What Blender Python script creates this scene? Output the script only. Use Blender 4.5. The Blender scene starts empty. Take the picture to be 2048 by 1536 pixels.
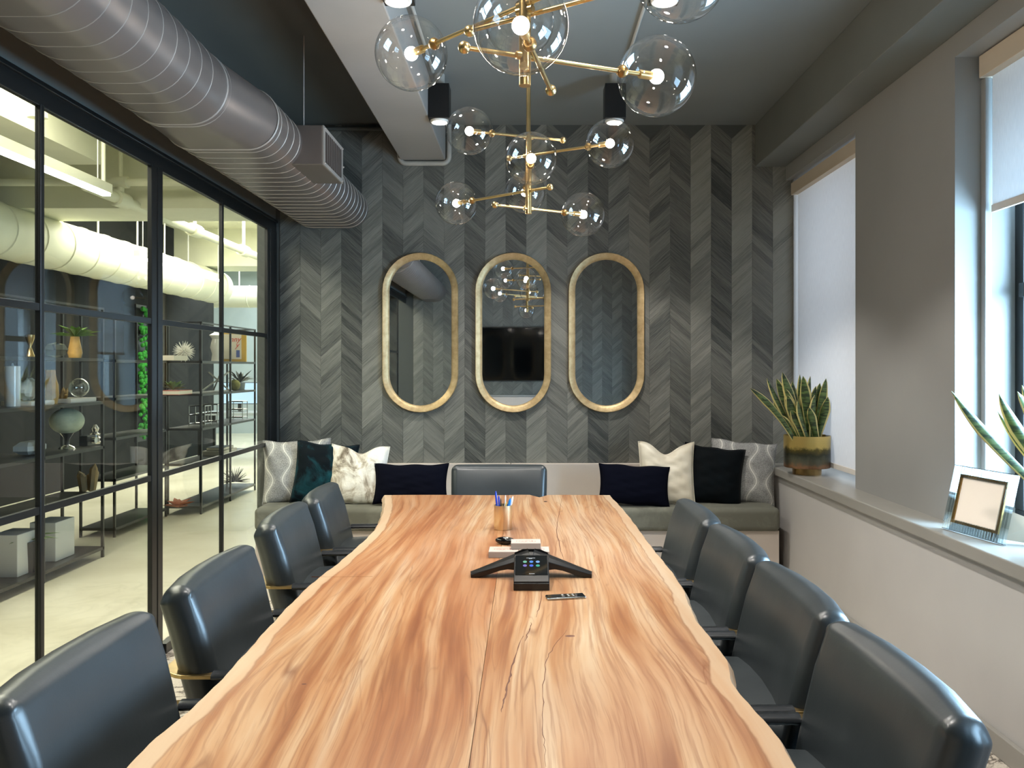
import bpy, bmesh, math, random
from math import sin, cos, pi, radians, sqrt
from mathutils import Vector, Matrix
random.seed(7)
sc = bpy.context.scene
COL = sc.collection

# ------------------------------------------------------------------ camera
H = 1.415
F = 1650.0
cam_d = bpy.data.cameras.new('camera')
cam = bpy.data.objects.new('camera', cam_d)
COL.objects.link(cam)
cam.location = (0, 0, H)
cam.rotation_euler = (pi / 2, 0, 0)
cam_d.sensor_fit = 'HORIZONTAL'
cam_d.sensor_width = 36.0
cam_d.lens = F * 36.0 / 2048
cam_d.shift_x = (1024 - 1055) / 2048
cam_d.shift_y = (737 - 768) / 2048
cam_d.clip_start = 0.02
sc.camera = cam

# ------------------------------------------------------------------ world, exposure
w = bpy.data.worlds.new('world')
sc.world = w
w.use_nodes = True
bg = w.node_tree.nodes['Background']
bg.inputs['Color'].default_value = (0.50, 0.76, 1.0, 1)
bg.inputs['Strength'].default_value = 1.3
sc.view_settings.view_transform = 'Standard'
sc.view_settings.look = 'None'
sc.view_settings.exposure = 0.12
sc.view_settings.gamma = 1.0
sc.view_settings.use_curve_mapping = False
sc.cycles.max_bounces = 10
sc.cycles.diffuse_bounces = 5
sc.cycles.glossy_bounces = 6
sc.cycles.transmission_bounces = 6
sc.cycles.transparent_max_bounces = 24
sc.cycles.sample_clamp_indirect = 4.0
sc.cycles.caustics_reflective = False
sc.cycles.caustics_refractive = False
sc.cycles.use_denoising = True


def area(name, loc, rot, sx, sy, power, color, portal=False, spread=pi):
    d = bpy.data.lights.new(name, 'AREA')
    d.shape = 'RECTANGLE'
    d.size = sx
    d.size_y = sy
    d.energy = power
    d.color = color
    d.spread = spread
    o = bpy.data.objects.new(name, d)
    o.location = loc
    o.rotation_euler = rot
    COL.objects.link(o)
    if portal:
        d.cycles.is_portal = True
    return o


# daylight through the two window openings
area('window_daylight', (2.42, 5.3, 1.78), (0, radians(90), 0), 2.1, 1.25, 30, (0.92, 0.93, 1.0))
area('window_daylight', (2.42, 2.95, 1.40), (0, radians(90), 0), 1.25, 1.25, 200, (0.50, 0.76, 1.0))
area('window_daylight', (2.42, 0.9, 1.75), (0, radians(90), 0), 2.1, 1.1, 110, (0.50, 0.76, 1.0))
# open plan office: light from its ceiling fixtures
area('office_light', (-3.3, 3.6, 3.46), (0, 0, 0), 1.4, 4.5, 290, (1.0, 0.97, 0.80))
area('office_light', (-3.6, 10.2, 3.46), (0, 0, 0), 2.2, 2.6, 260, (1.0, 0.98, 0.84))
area('office_light', (-4.0, 15.2, 3.46), (0, 0, 0), 3.5, 4.5, 380, (0.9, 0.97, 1.0))


# ------------------------------------------------------------------ helpers
def px(x, y, Y):
    return Vector(((x - 1055) * Y / F, Y, H - (y - 737) * Y / F))


class MB:
    def __init__(s):
        s.v, s.f = [], []

    def add(s, vs, fs):
        n = len(s.v)
        s.v += [tuple(v) for v in vs]
        s.f += [tuple(i + n for i in f) for f in fs]
        return s

    def box(s, x0, x1, y0, y1, z0, z1):
        vs = [(x, y, z) for z in (z0, z1) for y in (y0, y1) for x in (x0, x1)]
        return s.add(vs, [(0, 2, 3, 1), (4, 5, 7, 6), (0, 1, 5, 4), (2, 6, 7, 3), (0, 4, 6, 2), (1, 3, 7, 5)])

    def tube(s, pts, r, n=10, cap=True, closed=False):
        pts = [Vector(p) for p in pts]
        m = len(pts)
        rs = r if isinstance(r, (list, tuple)) else [r] * m
        up = None
        vs, fs = [], []
        for i, p in enumerate(pts):
            if closed:
                t = (pts[(i + 1) % m] - pts[i - 1]).normalized()
            else:
                t = (pts[min(i + 1, m - 1)] - pts[max(i - 1, 0)]).normalized()
            if up is None:
                up = Vector((0, 0, 1)) if abs(t.z) < 0.9 else Vector((1, 0, 0))
            a = t.cross(up).normalized()
            b = a.cross(t).normalized()
            up = b
            for k in range(n):
                q = 2 * pi * k / n
                vs.append(p + a * rs[i] * cos(q) + b * rs[i] * sin(q))
        for i in range(m if closed else m - 1):
            for k in range(n):
                j = (i + 1) % m
                fs.append((i * n + k, i * n + (k + 1) % n, j * n + (k + 1) % n, j * n + k))
        if cap and not closed:
            fs.append(tuple(reversed(range(n))))
            fs.append(tuple(range((m - 1) * n, m * n)))
        return s.add(vs, fs)

    def lathe(s, prof, c=(0, 0, 0), n=32, cap=True):
        vs, fs = [], []
        for (r, z) in prof:
            for k in range(n):
                q = 2 * pi * k / n
                vs.append((c[0] + r * cos(q), c[1] + r * sin(q), c[2] + z))
        m = len(prof)
        for i in range(m - 1):
            for k in range(n):
                fs.append((i * n + k, i * n + (k + 1) % n, (i + 1) * n + (k + 1) % n, (i + 1) * n + k))
        if cap:
            fs.append(tuple(reversed(range(n))))
            fs.append(tuple(range((m - 1) * n, m * n)))
        return s.add(vs, fs)

    def ball(s, c, r, n=16, m=10, sz=(1, 1, 1), fn=None):
        vs = [(c[0], c[1], c[2] - r * sz[2])]
        for i in range(1, m):
            a = -pi / 2 + pi * i / m
            for k in range(n):
                q = 2 * pi * k / n
                rr = r * (fn(a, q) if fn else 1)
                vs.append((c[0] + rr * cos(a) * cos(q) * sz[0], c[1] + rr * cos(a) * sin(q) * sz[1], c[2] + rr * sin(a) * sz[2]))
        vs.append((c[0], c[1], c[2] + r * sz[2]))
        fs = []
        for k in range(n):
            fs.append((0, 1 + (k + 1) % n, 1 + k))
        for i in range(m - 2):
            for k in range(n):
                a, b = 1 + i * n + k, 1 + i * n + (k + 1) % n
                fs.append((a, b, b + n, a + n))
        t = len(vs) - 1
        o = 1 + (m - 2) * n
        for k in range(n):
            fs.append((o + k, o + (k + 1) % n, t))
        return s.add(vs, fs)

    def rbox(s, c, size, r, n=4, fn=None):
        """rounded box; fn maps a unit point (u,v,w in -1..1) and position to a new position"""
        hx, hy, hz = size[0] / 2, size[1] / 2, size[2] / 2
        key = {}
        fs = []
        vs = []
        k = 2 * n + 1

        def tick(i, h):
            # ticks concentrated in the rounded ends
            if i <= n:
                a = i / n
                return -h + (1 - cos(a * pi / 2)) * 0 + r * a
            a = (i - n - 1) / n
            return h - r + r * a

        M = 2 * n + 1 + 3

        def ticks(h):
            rr = min(r, h * 0.999)
            t = [-h + rr * i / n for i in range(n + 1)]
            mid = 3
            t += [-h + rr + (2 * h - 2 * rr) * i / (mid + 1) for i in range(1, mid + 1)]
            t += [h - rr + rr * i / n for i in range(n + 1)]
            return t
        tx, ty, tz = ticks(hx), ticks(hy), ticks(hz)
        N = len(tx)

        def vert(i, j, l):
            kk = (i, j, l)
            if kk in key:
                return key[kk]
            p = Vector((tx[i], ty[j], tz[l]))
            rx, ry, rz = min(r, hx * .999), min(r, hy * .999), min(r, hz * .999)
            q = Vector((max(-hx + rx, min(hx - rx, p.x)), max(-hy + ry, min(hy - ry, p.y)), max(-hz + rz, min(hz - rz, p.z))))
            d = p - q
            d = Vector((d.x / rx, d.y / ry, d.z / rz))
            if d.length > 1e-9:
                mx = max(abs(d.x), abs(d.y), abs(d.z))
                # equalise angles
                d = Vector((math.tan(d.x * pi / 4), math.tan(d.y * pi / 4), math.tan(d.z * pi / 4)))
                d = d.normalized()
            p2 = q + Vector((d.x * rx, d.y * ry, d.z * rz))
            if fn:
                p2 = fn(Vector((p.x / hx, p.y / hy, p.z / hz)), p2)
            key[kk] = len(vs)
            vs.append(tuple(Vector(c) + p2))
            return key[kk]
        E = N - 1
        for a in range(E):
            for b in range(E):
                fs.append((vert(a, b, 0), vert(a, b + 1, 0), vert(a + 1, b + 1, 0), vert(a + 1, b, 0)))
                fs.append((vert(a, b, E), vert(a + 1, b, E), vert(a + 1, b + 1, E), vert(a, b + 1, E)))
                fs.append((vert(a, 0, b), vert(a + 1, 0, b), vert(a + 1, 0, b + 1), vert(a, 0, b + 1)))
                fs.append((vert(a, E, b), vert(a, E, b + 1), vert(a + 1, E, b + 1), vert(a + 1, E, b)))
                fs.append((vert(0, a, b), vert(0, a, b + 1), vert(0, a + 1, b + 1), vert(0, a + 1, b)))
                fs.append((vert(E, a, b), vert(E, a + 1, b), vert(E, a + 1, b + 1), vert(E, a, b + 1)))
        return s.add(vs, fs)

    def prism(s, outline, z0, z1):
        n = len(outline)
        vs = [(x, y, z0) for x, y in outline] + [(x, y, z1) for x, y in outline]
        fs = [tuple(reversed(range(n))), tuple(range(n, 2 * n))]
        fs += [(i, (i + 1) % n, n + (i + 1) % n, n + i) for i in range(n)]
        return s.add(vs, fs)

    def xform(s, M):
        s.v = [tuple(M @ Vector(v)) for v in s.v]
        return s

    def build(s, name, m, parent=None, smooth=False, bevel=0, sharp=40, world=False, sub=0):
        me = bpy.data.meshes.new(name)
        v = s.v
        if world and parent is not None:
            L = parent_loc(parent)
            v = [(a - L.x, b - L.y, c - L.z) for a, b, c in v]
        me.from_pydata(v, [], s.f)
        me.update()
        if m is not None:
            me.materials.append(m)
        if smooth:
            me.polygons.foreach_set('use_smooth', [True] * len(me.polygons))
            try:
                me.set_sharp_from_angle(angle=radians(sharp))
            except Exception:
                pass
        o = bpy.data.objects.new(name, me)
        COL.objects.link(o)
        if parent is not None:
            o.parent = parent
        if bevel:
            b = o.modifiers.new('bevel', 'BEVEL')
            b.width = bevel
            b.segments = 2
            b.limit_method = 'ANGLE'
        if sub:
            b = o.modifiers.new('sub', 'SUBSURF')
            b.levels = sub
            b.render_levels = sub
        return o


def parent_loc(o):
    L = Vector((0, 0, 0))
    while o is not None:
        L += o.location
        o = o.parent
    return L


def tag(o, label=None, cat=None, group=None, kind=None):
    if label:
        o['label'] = label
    if cat:
        o['category'] = cat
    if group:
        o['group'] = group
    if kind:
        o['kind'] = kind
    return o


def thing(name, label, cat, loc=(0, 0, 0), rz=0, group=None):
    o = bpy.data.objects.new(name, None)
    o.empty_display_size = 0.1
    COL.objects.link(o)
    o.location = loc
    o.rotation_euler = (0, 0, rz)
    return tag(o, label, cat, group)


def copy_tree(o, parent=None):
    c = o.copy()
    COL.objects.link(c)
    c.parent = parent
    for ch in list(o.children):
        copy_tree(ch, c)
    return c


def struct(name, mb, m, parent=None, **k):
    o = mb.build(name, m, parent, **k)
    if parent is None:
        o['kind'] = 'structure'
    return o


# ------------------------------------------------------------------ materials
def srgb(r, g, b):
    def f(c):
        c /= 255
        return c / 12.92 if c <= 0.04045 else ((c + 0.055) / 1.055) ** 2.4
    return (f(r), f(g), f(b), 1)


class NT:
    def __init__(s, name):
        s.m = bpy.data.materials.new(name)
        s.m.use_nodes = True
        s.n = s.m.node_tree.nodes
        s.l = s.m.node_tree.links
        s.b = s.n['Principled BSDF']
        s.out = s.n['Material Output']

    def new(s, t, **k):
        n = s.n.new(t)
        for a, b in k.items():
            setattr(n, a, b)
        return n

    def link(s, a, b):
        s.l.new(a, b)

    def val(s, sock, v):
        if hasattr(v, 'is_output') or isinstance(v, bpy.types.NodeSocket):
            s.l.new(v, sock)
        else:
            sock.default_value = v

    def math(s, op, a, b=0.0, c=0.0, clamp=False):
        n = s.new('ShaderNodeMath', operation=op, use_clamp=clamp)
        s.val(n.inputs[0], a)
        s.val(n.inputs[1], b)
        s.val(n.inputs[2], c)
        return n.outputs[0]

    def coord(s, which='Object'):
        return s.new('ShaderNodeTexCoord').outputs[which]

    def mapping(s, vec, scale=(1, 1, 1), rot=(0, 0, 0), loc=(0, 0, 0)):
        n = s.new('ShaderNodeMapping')
        s.link(vec, n.inputs[0])
        n.inputs['Scale'].default_value = scale
        n.inputs['Rotation'].default_value = rot
        n.inputs['Location'].default_value = loc
        return n.outputs[0]

    def noise(s, vec, scale=5, detail=3, rough=.5, dist=0):
        n = s.new('ShaderNodeTexNoise')
        s.link(vec, n.inputs['Vector'])
        n.inputs['Scale'].default_value = scale
        n.inputs['Detail'].default_value = detail
        n.inputs['Roughness'].default_value = rough
        n.inputs['Distortion'].default_value = dist
        return n.outputs[0]

    def ramp(s, fac, stops, interp='LINEAR'):
        n = s.new('ShaderNodeValToRGB')
        n.color_ramp.interpolation = interp
        e = n.color_ramp.elements
        while len(e) < len(stops):
            e.new(0.5)
        for i, (p, c) in enumerate(stops):
            e[i].position = p
            e[i].color = c
        s.val(n.inputs[0], fac)
        return n.outputs[0]

    def mix(s, fac, a, b, mode='MIX'):
        n = s.new('ShaderNodeMix', data_type='RGBA', blend_type=mode)
        s.val(n.inputs[0], fac)
        s.val(n.inputs[6], a)
        s.val(n.inputs[7], b)
        return n.outputs[2]

    def bump(s, h, strength=.3, dist=.01):
        n = s.new('ShaderNodeBump')
        n.inputs['Strength'].default_value = strength
        n.inputs['Distance'].default_value = dist
        s.link(h, n.inputs['Height'])
        s.link(n.outputs[0], s.b.inputs['Normal'])

    def xyz(s, vec):
        n = s.new('ShaderNodeSeparateXYZ')
        s.link(vec, n.inputs[0])
        return n.outputs


def mat(name, c, rough=.5, metal=0, var=.08, scale=6, bump=0, bscale=80, emit=0, spec=.5, aniso=0, sheen=0, coat=0):
    t = NT(name)
    v = t.coord()
    n = t.noise(v, scale, 4)
    c1 = tuple(max(0, x * (1 - var)) for x in c[:3]) + (1,)
    c2 = tuple(min(1, x * (1 + var)) for x in c[:3]) + (1,)
    t.link(t.ramp(n, [(.3, c1), (.7, c2)]), t.b.inputs['Base Color'])
    t.b.inputs['Roughness'].default_value = rough
    t.b.inputs['Metallic'].default_value = metal
    t.b.inputs['Specular IOR Level'].default_value = spec
    if sheen:
        t.b.inputs['Sheen Weight'].default_value = sheen
        t.b.inputs['Sheen Roughness'].default_value = .4
    if coat:
        t.b.inputs['Coat Weight'].default_value = coat
        t.b.inputs['Coat Roughness'].default_value = .15
    if bump:
        t.bump(t.noise(v, bscale, 3), bump, .004)
    if emit:
        t.b.inputs['Emission Color'].default_value = c
        t.b.inputs['Emission Strength'].default_value = emit
    return t.m


def emis(name, c, s):
    t = NT(name)
    t.n.remove(t.b)
    e = t.new('ShaderNodeEmission')
    e.inputs[0].default_value = c
    e.inputs[1].default_value = s
    t.link(e.outputs[0], t.out.inputs[0])
    return t.m


def thin_glass(name, base=.08, tint=(1, 1, 1, 1), power=4.0, top=.9, ripple=0):
    t = NT(name)
    t.n.remove(t.b)
    lw = t.new('ShaderNodeLayerWeight')
    lw.inputs[0].default_value = .5
    f = t.math('POWER', lw.outputs['Facing'], power)
    f = t.math('MULTIPLY_ADD', f, top, base)
    tr = t.new('ShaderNodeBsdfTransparent')
    tr.inputs[0].default_value = tint
    gl = t.new('ShaderNodeBsdfGlossy')
    gl.inputs['Roughness'].default_value = 0.0
    if ripple:
        b = t.new('ShaderNodeBump')
        b.inputs['Strength'].default_value = ripple
        b.inputs['Distance'].default_value = .01
        t.link(t.noise(t.coord(), 14, 2), b.inputs['Height'])
        t.link(b.outputs[0], gl.inputs['Normal'])
    mx = t.new('ShaderNodeMixShader')
    t.link(f, mx.inputs[0])
    t.link(tr.outputs[0], mx.inputs[1])
    t.link(gl.outputs[0], mx.inputs[2])
    t.link(mx.outputs[0], t.out.inputs[0])
    return t.m


M = {}
M['plaster_dark'] = mat('dark plaster', srgb(74, 78, 76), .6, var=.05, scale=2, bump=.05)
M['plaster_grey'] = mat('grey plaster', srgb(152, 152, 149), .5, var=.05, scale=1.6, bump=.06, bscale=30)
M['ceiling_shaded'] = mat('shaded ceiling paint', srgb(98, 103, 102), .6, var=.05, scale=2)  # shade of the bay left of the beam, put into the paint colour
M['ceiling_grey'] = mat('slate ceiling paint', srgb(124, 129, 129), .45, var=.05, scale=2)
M['wall_low'] = mat('warm grey wall paint', srgb(186, 183, 180), .45, var=.05, scale=1.6, bump=.05, bscale=30)
M['plaster_mid'] = mat('slate plaster', srgb(112, 114, 110), .6, var=.05, scale=2)
M['beam'] = mat('pale grey beam paint', srgb(160, 156, 151), .45, var=.05, scale=3, bump=.08, bscale=25)
M['sill'] = mat('sill paint', srgb(150, 147, 140), .28, var=.06, scale=3)
M['black_steel'] = mat('black steel', srgb(22, 23, 23), .35, 0, var=.1)
M['duct'] = mat('galvanised duct painted grey', srgb(122, 114, 110), .36, .55, var=.06, scale=3, bump=.04, bscale=20)
M['duct_rib'] = mat('duct seam metal', srgb(168, 162, 156), .45, .4)
M['conduit'] = mat('pale conduit', srgb(175, 172, 164), .4)
M['brass'] = mat('brushed brass', srgb(200, 172, 120), .28, 1.0, var=.08, scale=30)
M['brass_dark'] = mat('aged brass', srgb(150, 122, 78), .35, 1.0, var=.2, scale=25)
M['mirror'] = mat('mirror silver', (.80, .82, .83, 1), .005, 1.0, var=0.0)
M['bulb'] = emis('bulb light', (1.0, .90, .78, 1), 260)
M['lens'] = emis('downlight lens', (1.0, .93, .82, 1), 14)
M['led'] = emis('led strip', (1.0, .98, .9, 1), 14)
M['globe'] = thin_glass('clear globe glass', .06, (.985, .98, .97, 1), 2.6, .75, ripple=.05)
M['pane'] = thin_glass('partition glass', .035, (.975, .985, .975, 1), 5.2, .7)
M['winglass'] = thin_glass('window glass', .04, (.95, .98, 1, 1), 4.5, .8)
M['leather'] = None
M['black_plastic'] = mat('black plastic', srgb(11, 11, 12), .35)
M['black_gloss'] = mat('black gloss', srgb(8, 9, 10), .06)
M['cream'] = mat('cream panel paint', srgb(206, 194, 184), .5, var=.02)
M['valance'] = mat('valance fabric', srgb(206, 192, 172), .7, var=.02)
M['hem'] = mat('hem fabric', srgb(226, 220, 212), .7, var=.02)
M['white'] = mat('white paint', srgb(214, 214, 208), .5, var=.03)
M['white_gloss'] = mat('white ceramic', srgb(230, 228, 220), .2, var=.03)
M['office_white'] = mat('office ceiling paint', srgb(222, 222, 200), .6, var=.03)
M['office_dark'] = mat('office dark wall', srgb(14, 16, 16), .7, var=.08, scale=3, spec=.15)
M['office_pale'] = mat('office pale wall', srgb(176, 188, 190), .6, var=.03)
M['tan'] = mat('tan ceramic', srgb(206, 160, 88), .5, var=.15, scale=20)
M['yellow'] = mat('mustard frame', srgb(205, 165, 70), .5)
M['red'] = mat('red cover', srgb(190, 70, 55), .5)
M['paper'] = mat('paper', srgb(226, 218, 204), .7, var=.02)
M['box_card'] = mat('grey card', srgb(150, 138, 128), .7, var=.02)
M['blank'] = mat('blank cream card', srgb(252, 240, 226), .7, var=.01)
M['green'] = mat('leaf green', srgb(96, 128, 60), .5, var=.3, scale=20)
M['moss'] = mat('moss', srgb(34, 120, 34), .9, var=.4, scale=30)
M['silver'] = mat('silver', srgb(200, 200, 198), .15, 1.0)
M['navy'] = mat('navy fabric', srgb(5, 7, 20), .9, var=.1, scale=120, bump=.1, bscale=300, spec=.08)
M['desk'] = mat('desk top', srgb(150, 160, 165), .4)
M['screen_blue'] = emis('monitor glow', (.55, .8, .95, 1), 1.4)
M['blue_pen'] = mat('blue pen', srgb(38, 66, 190), .25)
M['sky_pen'] = mat('light blue pen', srgb(30, 120, 205), .25)
M['acrylic'] = thin_glass('clear acrylic', .22, (.93, .97, .97, 1), 2.5, .7)


def leather():
    t = NT('slate leather')
    v = t.coord()
    n = t.noise(v, 5, 3)
    t.link(t.ramp(n, [(.3, srgb(40, 46, 49)), (.7, srgb(49, 55, 58))]), t.b.inputs['Base Color'])
    t.b.inputs['Roughness'].default_value = .34
    t.b.inputs['Specular IOR Level'].default_value = .62
    a = t.noise(v, 260, 3, .6)
    b = t.noise(v, 9, 3, .5)
    h = t.math('ADD', t.math('MULTIPLY', a, .12), b)
    t.bump(h, .16, .006)
    return t.m


def concrete():
    t = NT('polished concrete')
    v = t.coord()
    n = t.noise(v, 1.3, 6, .6)
    t.link(t.ramp(n, [(.3, srgb(190, 185, 162)), (.7, srgb(216, 212, 192))]), t.b.inputs['Base Color'])
    t.b.inputs['Roughness'].default_value = .28
    return t.m


def carpet():
    t = NT('pale veined carpet')
    v = t.coord()
    a = t.noise(v, 3.2, 6, .65, 1.2)
    d = t.math('ABSOLUTE', t.math('SUBTRACT', a, .5))
    vein = t.ramp(d, [(0.0, srgb(70, 64, 58)), (.012, srgb(150, 142, 132)), (.04, srgb(214, 206, 194))])
    sp = t.noise(v, 120, 2)
    t.link(t.mix(.35, vein, t.ramp(sp, [(.35, srgb(150, 142, 130)), (.6, srgb(226, 220, 208))]), 'MULTIPLY'), t.b.inputs['Base Color'])
    t.b.inputs['Roughness'].default_value = .95
    t.bump(sp, .6, .01)
    return t.m


def blind():
    t = NT('roller blind fabric')
    t.n.remove(t.b)
    v = t.coord()
    w1 = t.noise(t.mapping(v, (400, 400, 20)), 1, 1)
    c = t.ramp(w1, [(.3, (.80, .80, .80, 1)), (.7, (.88, .88, .88, 1))])
    d = t.new('ShaderNodeBsdfDiffuse')
    r = t.new('ShaderNodeBsdfTranslucent')
    t.link(c, d.inputs[0])
    t.link(c, r.inputs[0])
    m = t.new('ShaderNodeMixShader')
    m.inputs[0].default_value = .35
    t.link(d.outputs[0], m.inputs[1])
    t.link(r.outputs[0], m.inputs[2])
    t.link(m.outputs[0], t.out.inputs[0])
    return t.m


def veneer(name, sign, lo, hi):
    """chevron veneer: grain runs along the slope of the column"""
    t = NT(name)
    v = t.coord()
    o = t.new('ShaderNodeObjectInfo')
    s = t.xyz(v)
    k = math.tan(radians(42)) * sign
    tt = t.math('SUBTRACT', s[2], t.math('MULTIPLY', s[0], k))       # across the grain
    al = t.math('ADD', s[0], t.math('MULTIPLY', s[2], k))
    off = t.math('MULTIPLY', o.outputs['Random'], 37.0)
    cb = t.new('ShaderNodeCombineXYZ')
    t.link(t.math('ADD', t.math('MULTIPLY', tt, 170), off), cb.inputs[0])
    t.link(t.math('MULTIPLY', al, 5), cb.inputs[1])
    t.link(off, cb.inputs[2])
    fine = t.noise(cb.outputs[0], 1, 3, .7)
    cb2 = t.new('ShaderNodeCombineXYZ')
    t.link(t.math('ADD', t.math('FLOOR', t.math('MULTIPLY', tt, 18)), off), cb2.inputs[0])
    band = t.new('ShaderNodeTexWhiteNoise')
    band.noise_dimensions = '3D'
    t.link(cb2.outputs[0], band.inputs[0])
    tone = t.math('ADD', t.math('MULTIPLY', fine, .9), t.math('MULTIPLY', band.outputs[0], .22))
    tone = t.math('ADD', tone, t.math('MULTIPLY', o.outputs['Random'], .16))
    wc = t.new('ShaderNodeTexWhiteNoise')
    wc.noise_dimensions = '1D'
    t.link(t.math('ROUND', t.math('MULTIPLY', t.xyz(o.outputs['Location'])[0], 40)), wc.inputs['W'])
    tone = t.math('ADD', tone, t.math('MULTIPLY', wc.outputs[0], .30))
    t.link(t.ramp(tone, [(.45, lo), (1.15 if False else 1.0, hi)]), t.b.inputs['Base Color'])
    t.b.inputs['Roughness'].default_value = .42
    t.b.inputs['Specular IOR Level'].default_value = .45
    t.bump(fine, .35, .003)
    return t.m


def wood(name, offx, pink):
    t = NT(name)
    v = t.coord()
    s = t.xyz(v)
    wv = t.mapping(v, (1.0, .30, 1), loc=(offx, offx * 2, 0))
    warp = t.math('SUBTRACT', t.noise(wv, 1.5, 2, .45), .5)
    warp2 = t.math('SUBTRACT', t.noise(t.mapping(v, (6, 1.0, 1), loc=(offx, 3, 0)), 1.0, 3), .5)
    warp3 = t.math('SUBTRACT', t.noise(t.mapping(v, (30, 9, 1), loc=(offx, 7, 0)), 1.0, 2), .5)
    xx = t.math('ADD', t.math('ADD', s[0], t.math('MULTIPLY', warp, .30)), t.math('MULTIPLY', warp2, .03))
    xx = t.math('ADD', xx, t.math('MULTIPLY', warp3, .006))

    def strand(fx, fy, z, d=3, r=.55):
        cb = t.new('ShaderNodeCombineXYZ')
        t.link(t.math('MULTIPLY', xx, fx), cb.inputs[0])
        t.link(t.math('MULTIPLY', s[1], fy), cb.inputs[1])
        cb.inputs[2].default_value = z + offx
        return t.noise(cb.outputs[0], 1, d, r)
    broad = strand(8, .5, 0)
    mid = strand(30, 1.3, 4)
    fine = strand(130, 2.2, 9, 3, .65)
    f = t.math('ADD', t.math('MULTIPLY', broad, .6), t.math('MULTIPLY', mid, .4))
    col = t.ramp(f, [(.38, srgb(158, 92, 52)), (.45, srgb(192, 126, 76)), (.5, srgb(214, 156, 104)), (.56, srgb(228, 180, 132)), (.64, srgb(242, 210, 170))])
    # yellower heartwood towards the far end of the slab
    yel = t.math('MULTIPLY_ADD', s[1], .5, -.95, clamp=True)
    col = t.mix(t.math('MULTIPLY', yel, .85), col, t.ramp(f, [(.40, srgb(190, 130, 62)), (.58, srgb(242, 200, 122))]))
    red = t.noise(t.mapping(v, (2.2, 1.1, 1), loc=(offx * 3, 1, 0)), 1.0, 2)
    col = t.mix(t.ramp(red, [(.44, (0, 0, 0, 1)), (.60, (.85, .85, .85, 1))]), col, t.mix(f, col, pink))
    col = t.mix(t.ramp(fine, [(.38, (.5, .5, .5, 1)), (.52, (0, 0, 0, 1))]), col, srgb(160, 98, 60))
    # figure lines
    for fx, fy, z, lv, amt in ((7, .45, 15, .52, .7), (11, .8, 25, .47, .5)):
        ln = t.math('ABSOLUTE', t.math('SUBTRACT', strand(fx, fy, z, 2), lv))
        msk = t.ramp(t.noise(t.mapping(v, (3, 1.5, 1), loc=(z, 0, 0)), 1, 2), [(.45, (0, 0, 0, 1)), (.6, (1, 1, 1, 1))])
        fac = t.mix(1, t.ramp(ln, [(0, (amt, amt, amt, 1)), (.008, (0, 0, 0, 1))]), msk, 'MULTIPLY')
        col = t.mix(fac, col, srgb(140, 80, 46))
    # sapwood rim
    at = t.new('ShaderNodeAttribute', attribute_name='rim')
    rim = t.math('ADD', at.outputs['Fac'], t.math('MULTIPLY', t.math('SUBTRACT', t.noise(t.mapping(v, (3, 5, 1)), 1.0, 3), .5), .028))
    sap = t.ramp(rim, [(.040, (1, 1, 1, 1)), (.048, (0, 0, 0, 1))])
    line = t.ramp(t.math('ABSOLUTE', t.math('SUBTRACT', rim, .045)), [(0, (.6, .6, .6, 1)), (.0035, (0, 0, 0, 1))])
    col = t.mix(sap, col, t.ramp(f, [(.4, srgb(226, 180, 136)), (.6, srgb(238, 204, 166))]))
    col = t.mix(line, col, srgb(160, 104, 64))
    hs = t.new('ShaderNodeHueSaturation')
    hs.inputs['Saturation'].default_value = .97
    hs.inputs['Value'].default_value = .56
    t.link(col, hs.inputs['Color'])
    t.link(hs.outputs[0], t.b.inputs['Base Color'])
    t.b.inputs['Roughness'].default_value = .33
    t.b.inputs['Specular IOR Level'].default_value = .4
    t.bump(fine, .08, .002)
    return t.m


def hammered():
    t = NT('hammered champagne gold')
    v = t.coord()
    n = t.noise(v, 20, 4, .6)
    t.link(t.ramp(n, [(.3, srgb(176, 150, 108)), (.7, srgb(214, 190, 146))]), t.b.inputs['Base Color'])
    t.b.inputs['Metallic'].default_value = .5
    t.b.inputs['Roughness'].default_value = .42
    t.bump(t.noise(v, 60, 3), .35, .004)
    return t.m


def patterned():
    t = NT('embroidered grey linen')
    v = t.coord()
    s = t.xyz(v)
    sn = t.math('SINE', t.math('MULTIPLY', s[2], 27.0))
    xm = t.math('SUBTRACT', t.math('MODULO', t.math('ADD', s[0], 5.04), .24), .12)
    ax = t.math('ABSOLUTE', xm)
    d = t.math('SUBTRACT', ax, t.math('MULTIPLY_ADD', sn, .027, .060))
    ad = t.math('ABSOLUTE', d)
    line = t.ramp(ad, [(.0028, (1, 1, 1, 1)), (.0042, (0, 0, 0, 1))])
    hatch = t.math('GREATER_THAN', t.math('SINE', t.math('MULTIPLY', t.math('ADD', s[2], t.math('MULTIPLY', ax, .5)), 700)), .35)
    near = t.math('LESS_THAN', ad, .019)
    hz = t.math('MULTIPLY', t.math('MULTIPLY', hatch, near), .5)
    wv = t.noise(v, 220, 2)
    base = t.ramp(wv, [(.35, srgb(126, 126, 124)), (.65, srgb(176, 175, 172))])
    c = t.mix(hz, base, srgb(232, 230, 222))
    c = t.mix(line, c, srgb(240, 238, 230))
    t.link(c, t.b.inputs['Base Color'])
    t.b.inputs['Roughness'].default_value = .9
    t.bump(wv, .4, .004)
    return t.m


def velvet(name, a, b):
    t = NT(name)
    v = t.coord()
    n = t.noise(v, 5, 5, .65, .6)
    t.link(t.ramp(n, [(.47, a), (.80, b)]), t.b.inputs['Base Color'])
    t.b.inputs['Roughness'].default_value = .75
    t.b.inputs['Specular IOR Level'].default_value = .12
    t.b.inputs['Sheen Weight'].default_value = .06
    t.b.inputs['Sheen Roughness'].default_value = .35
    return t.m


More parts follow.
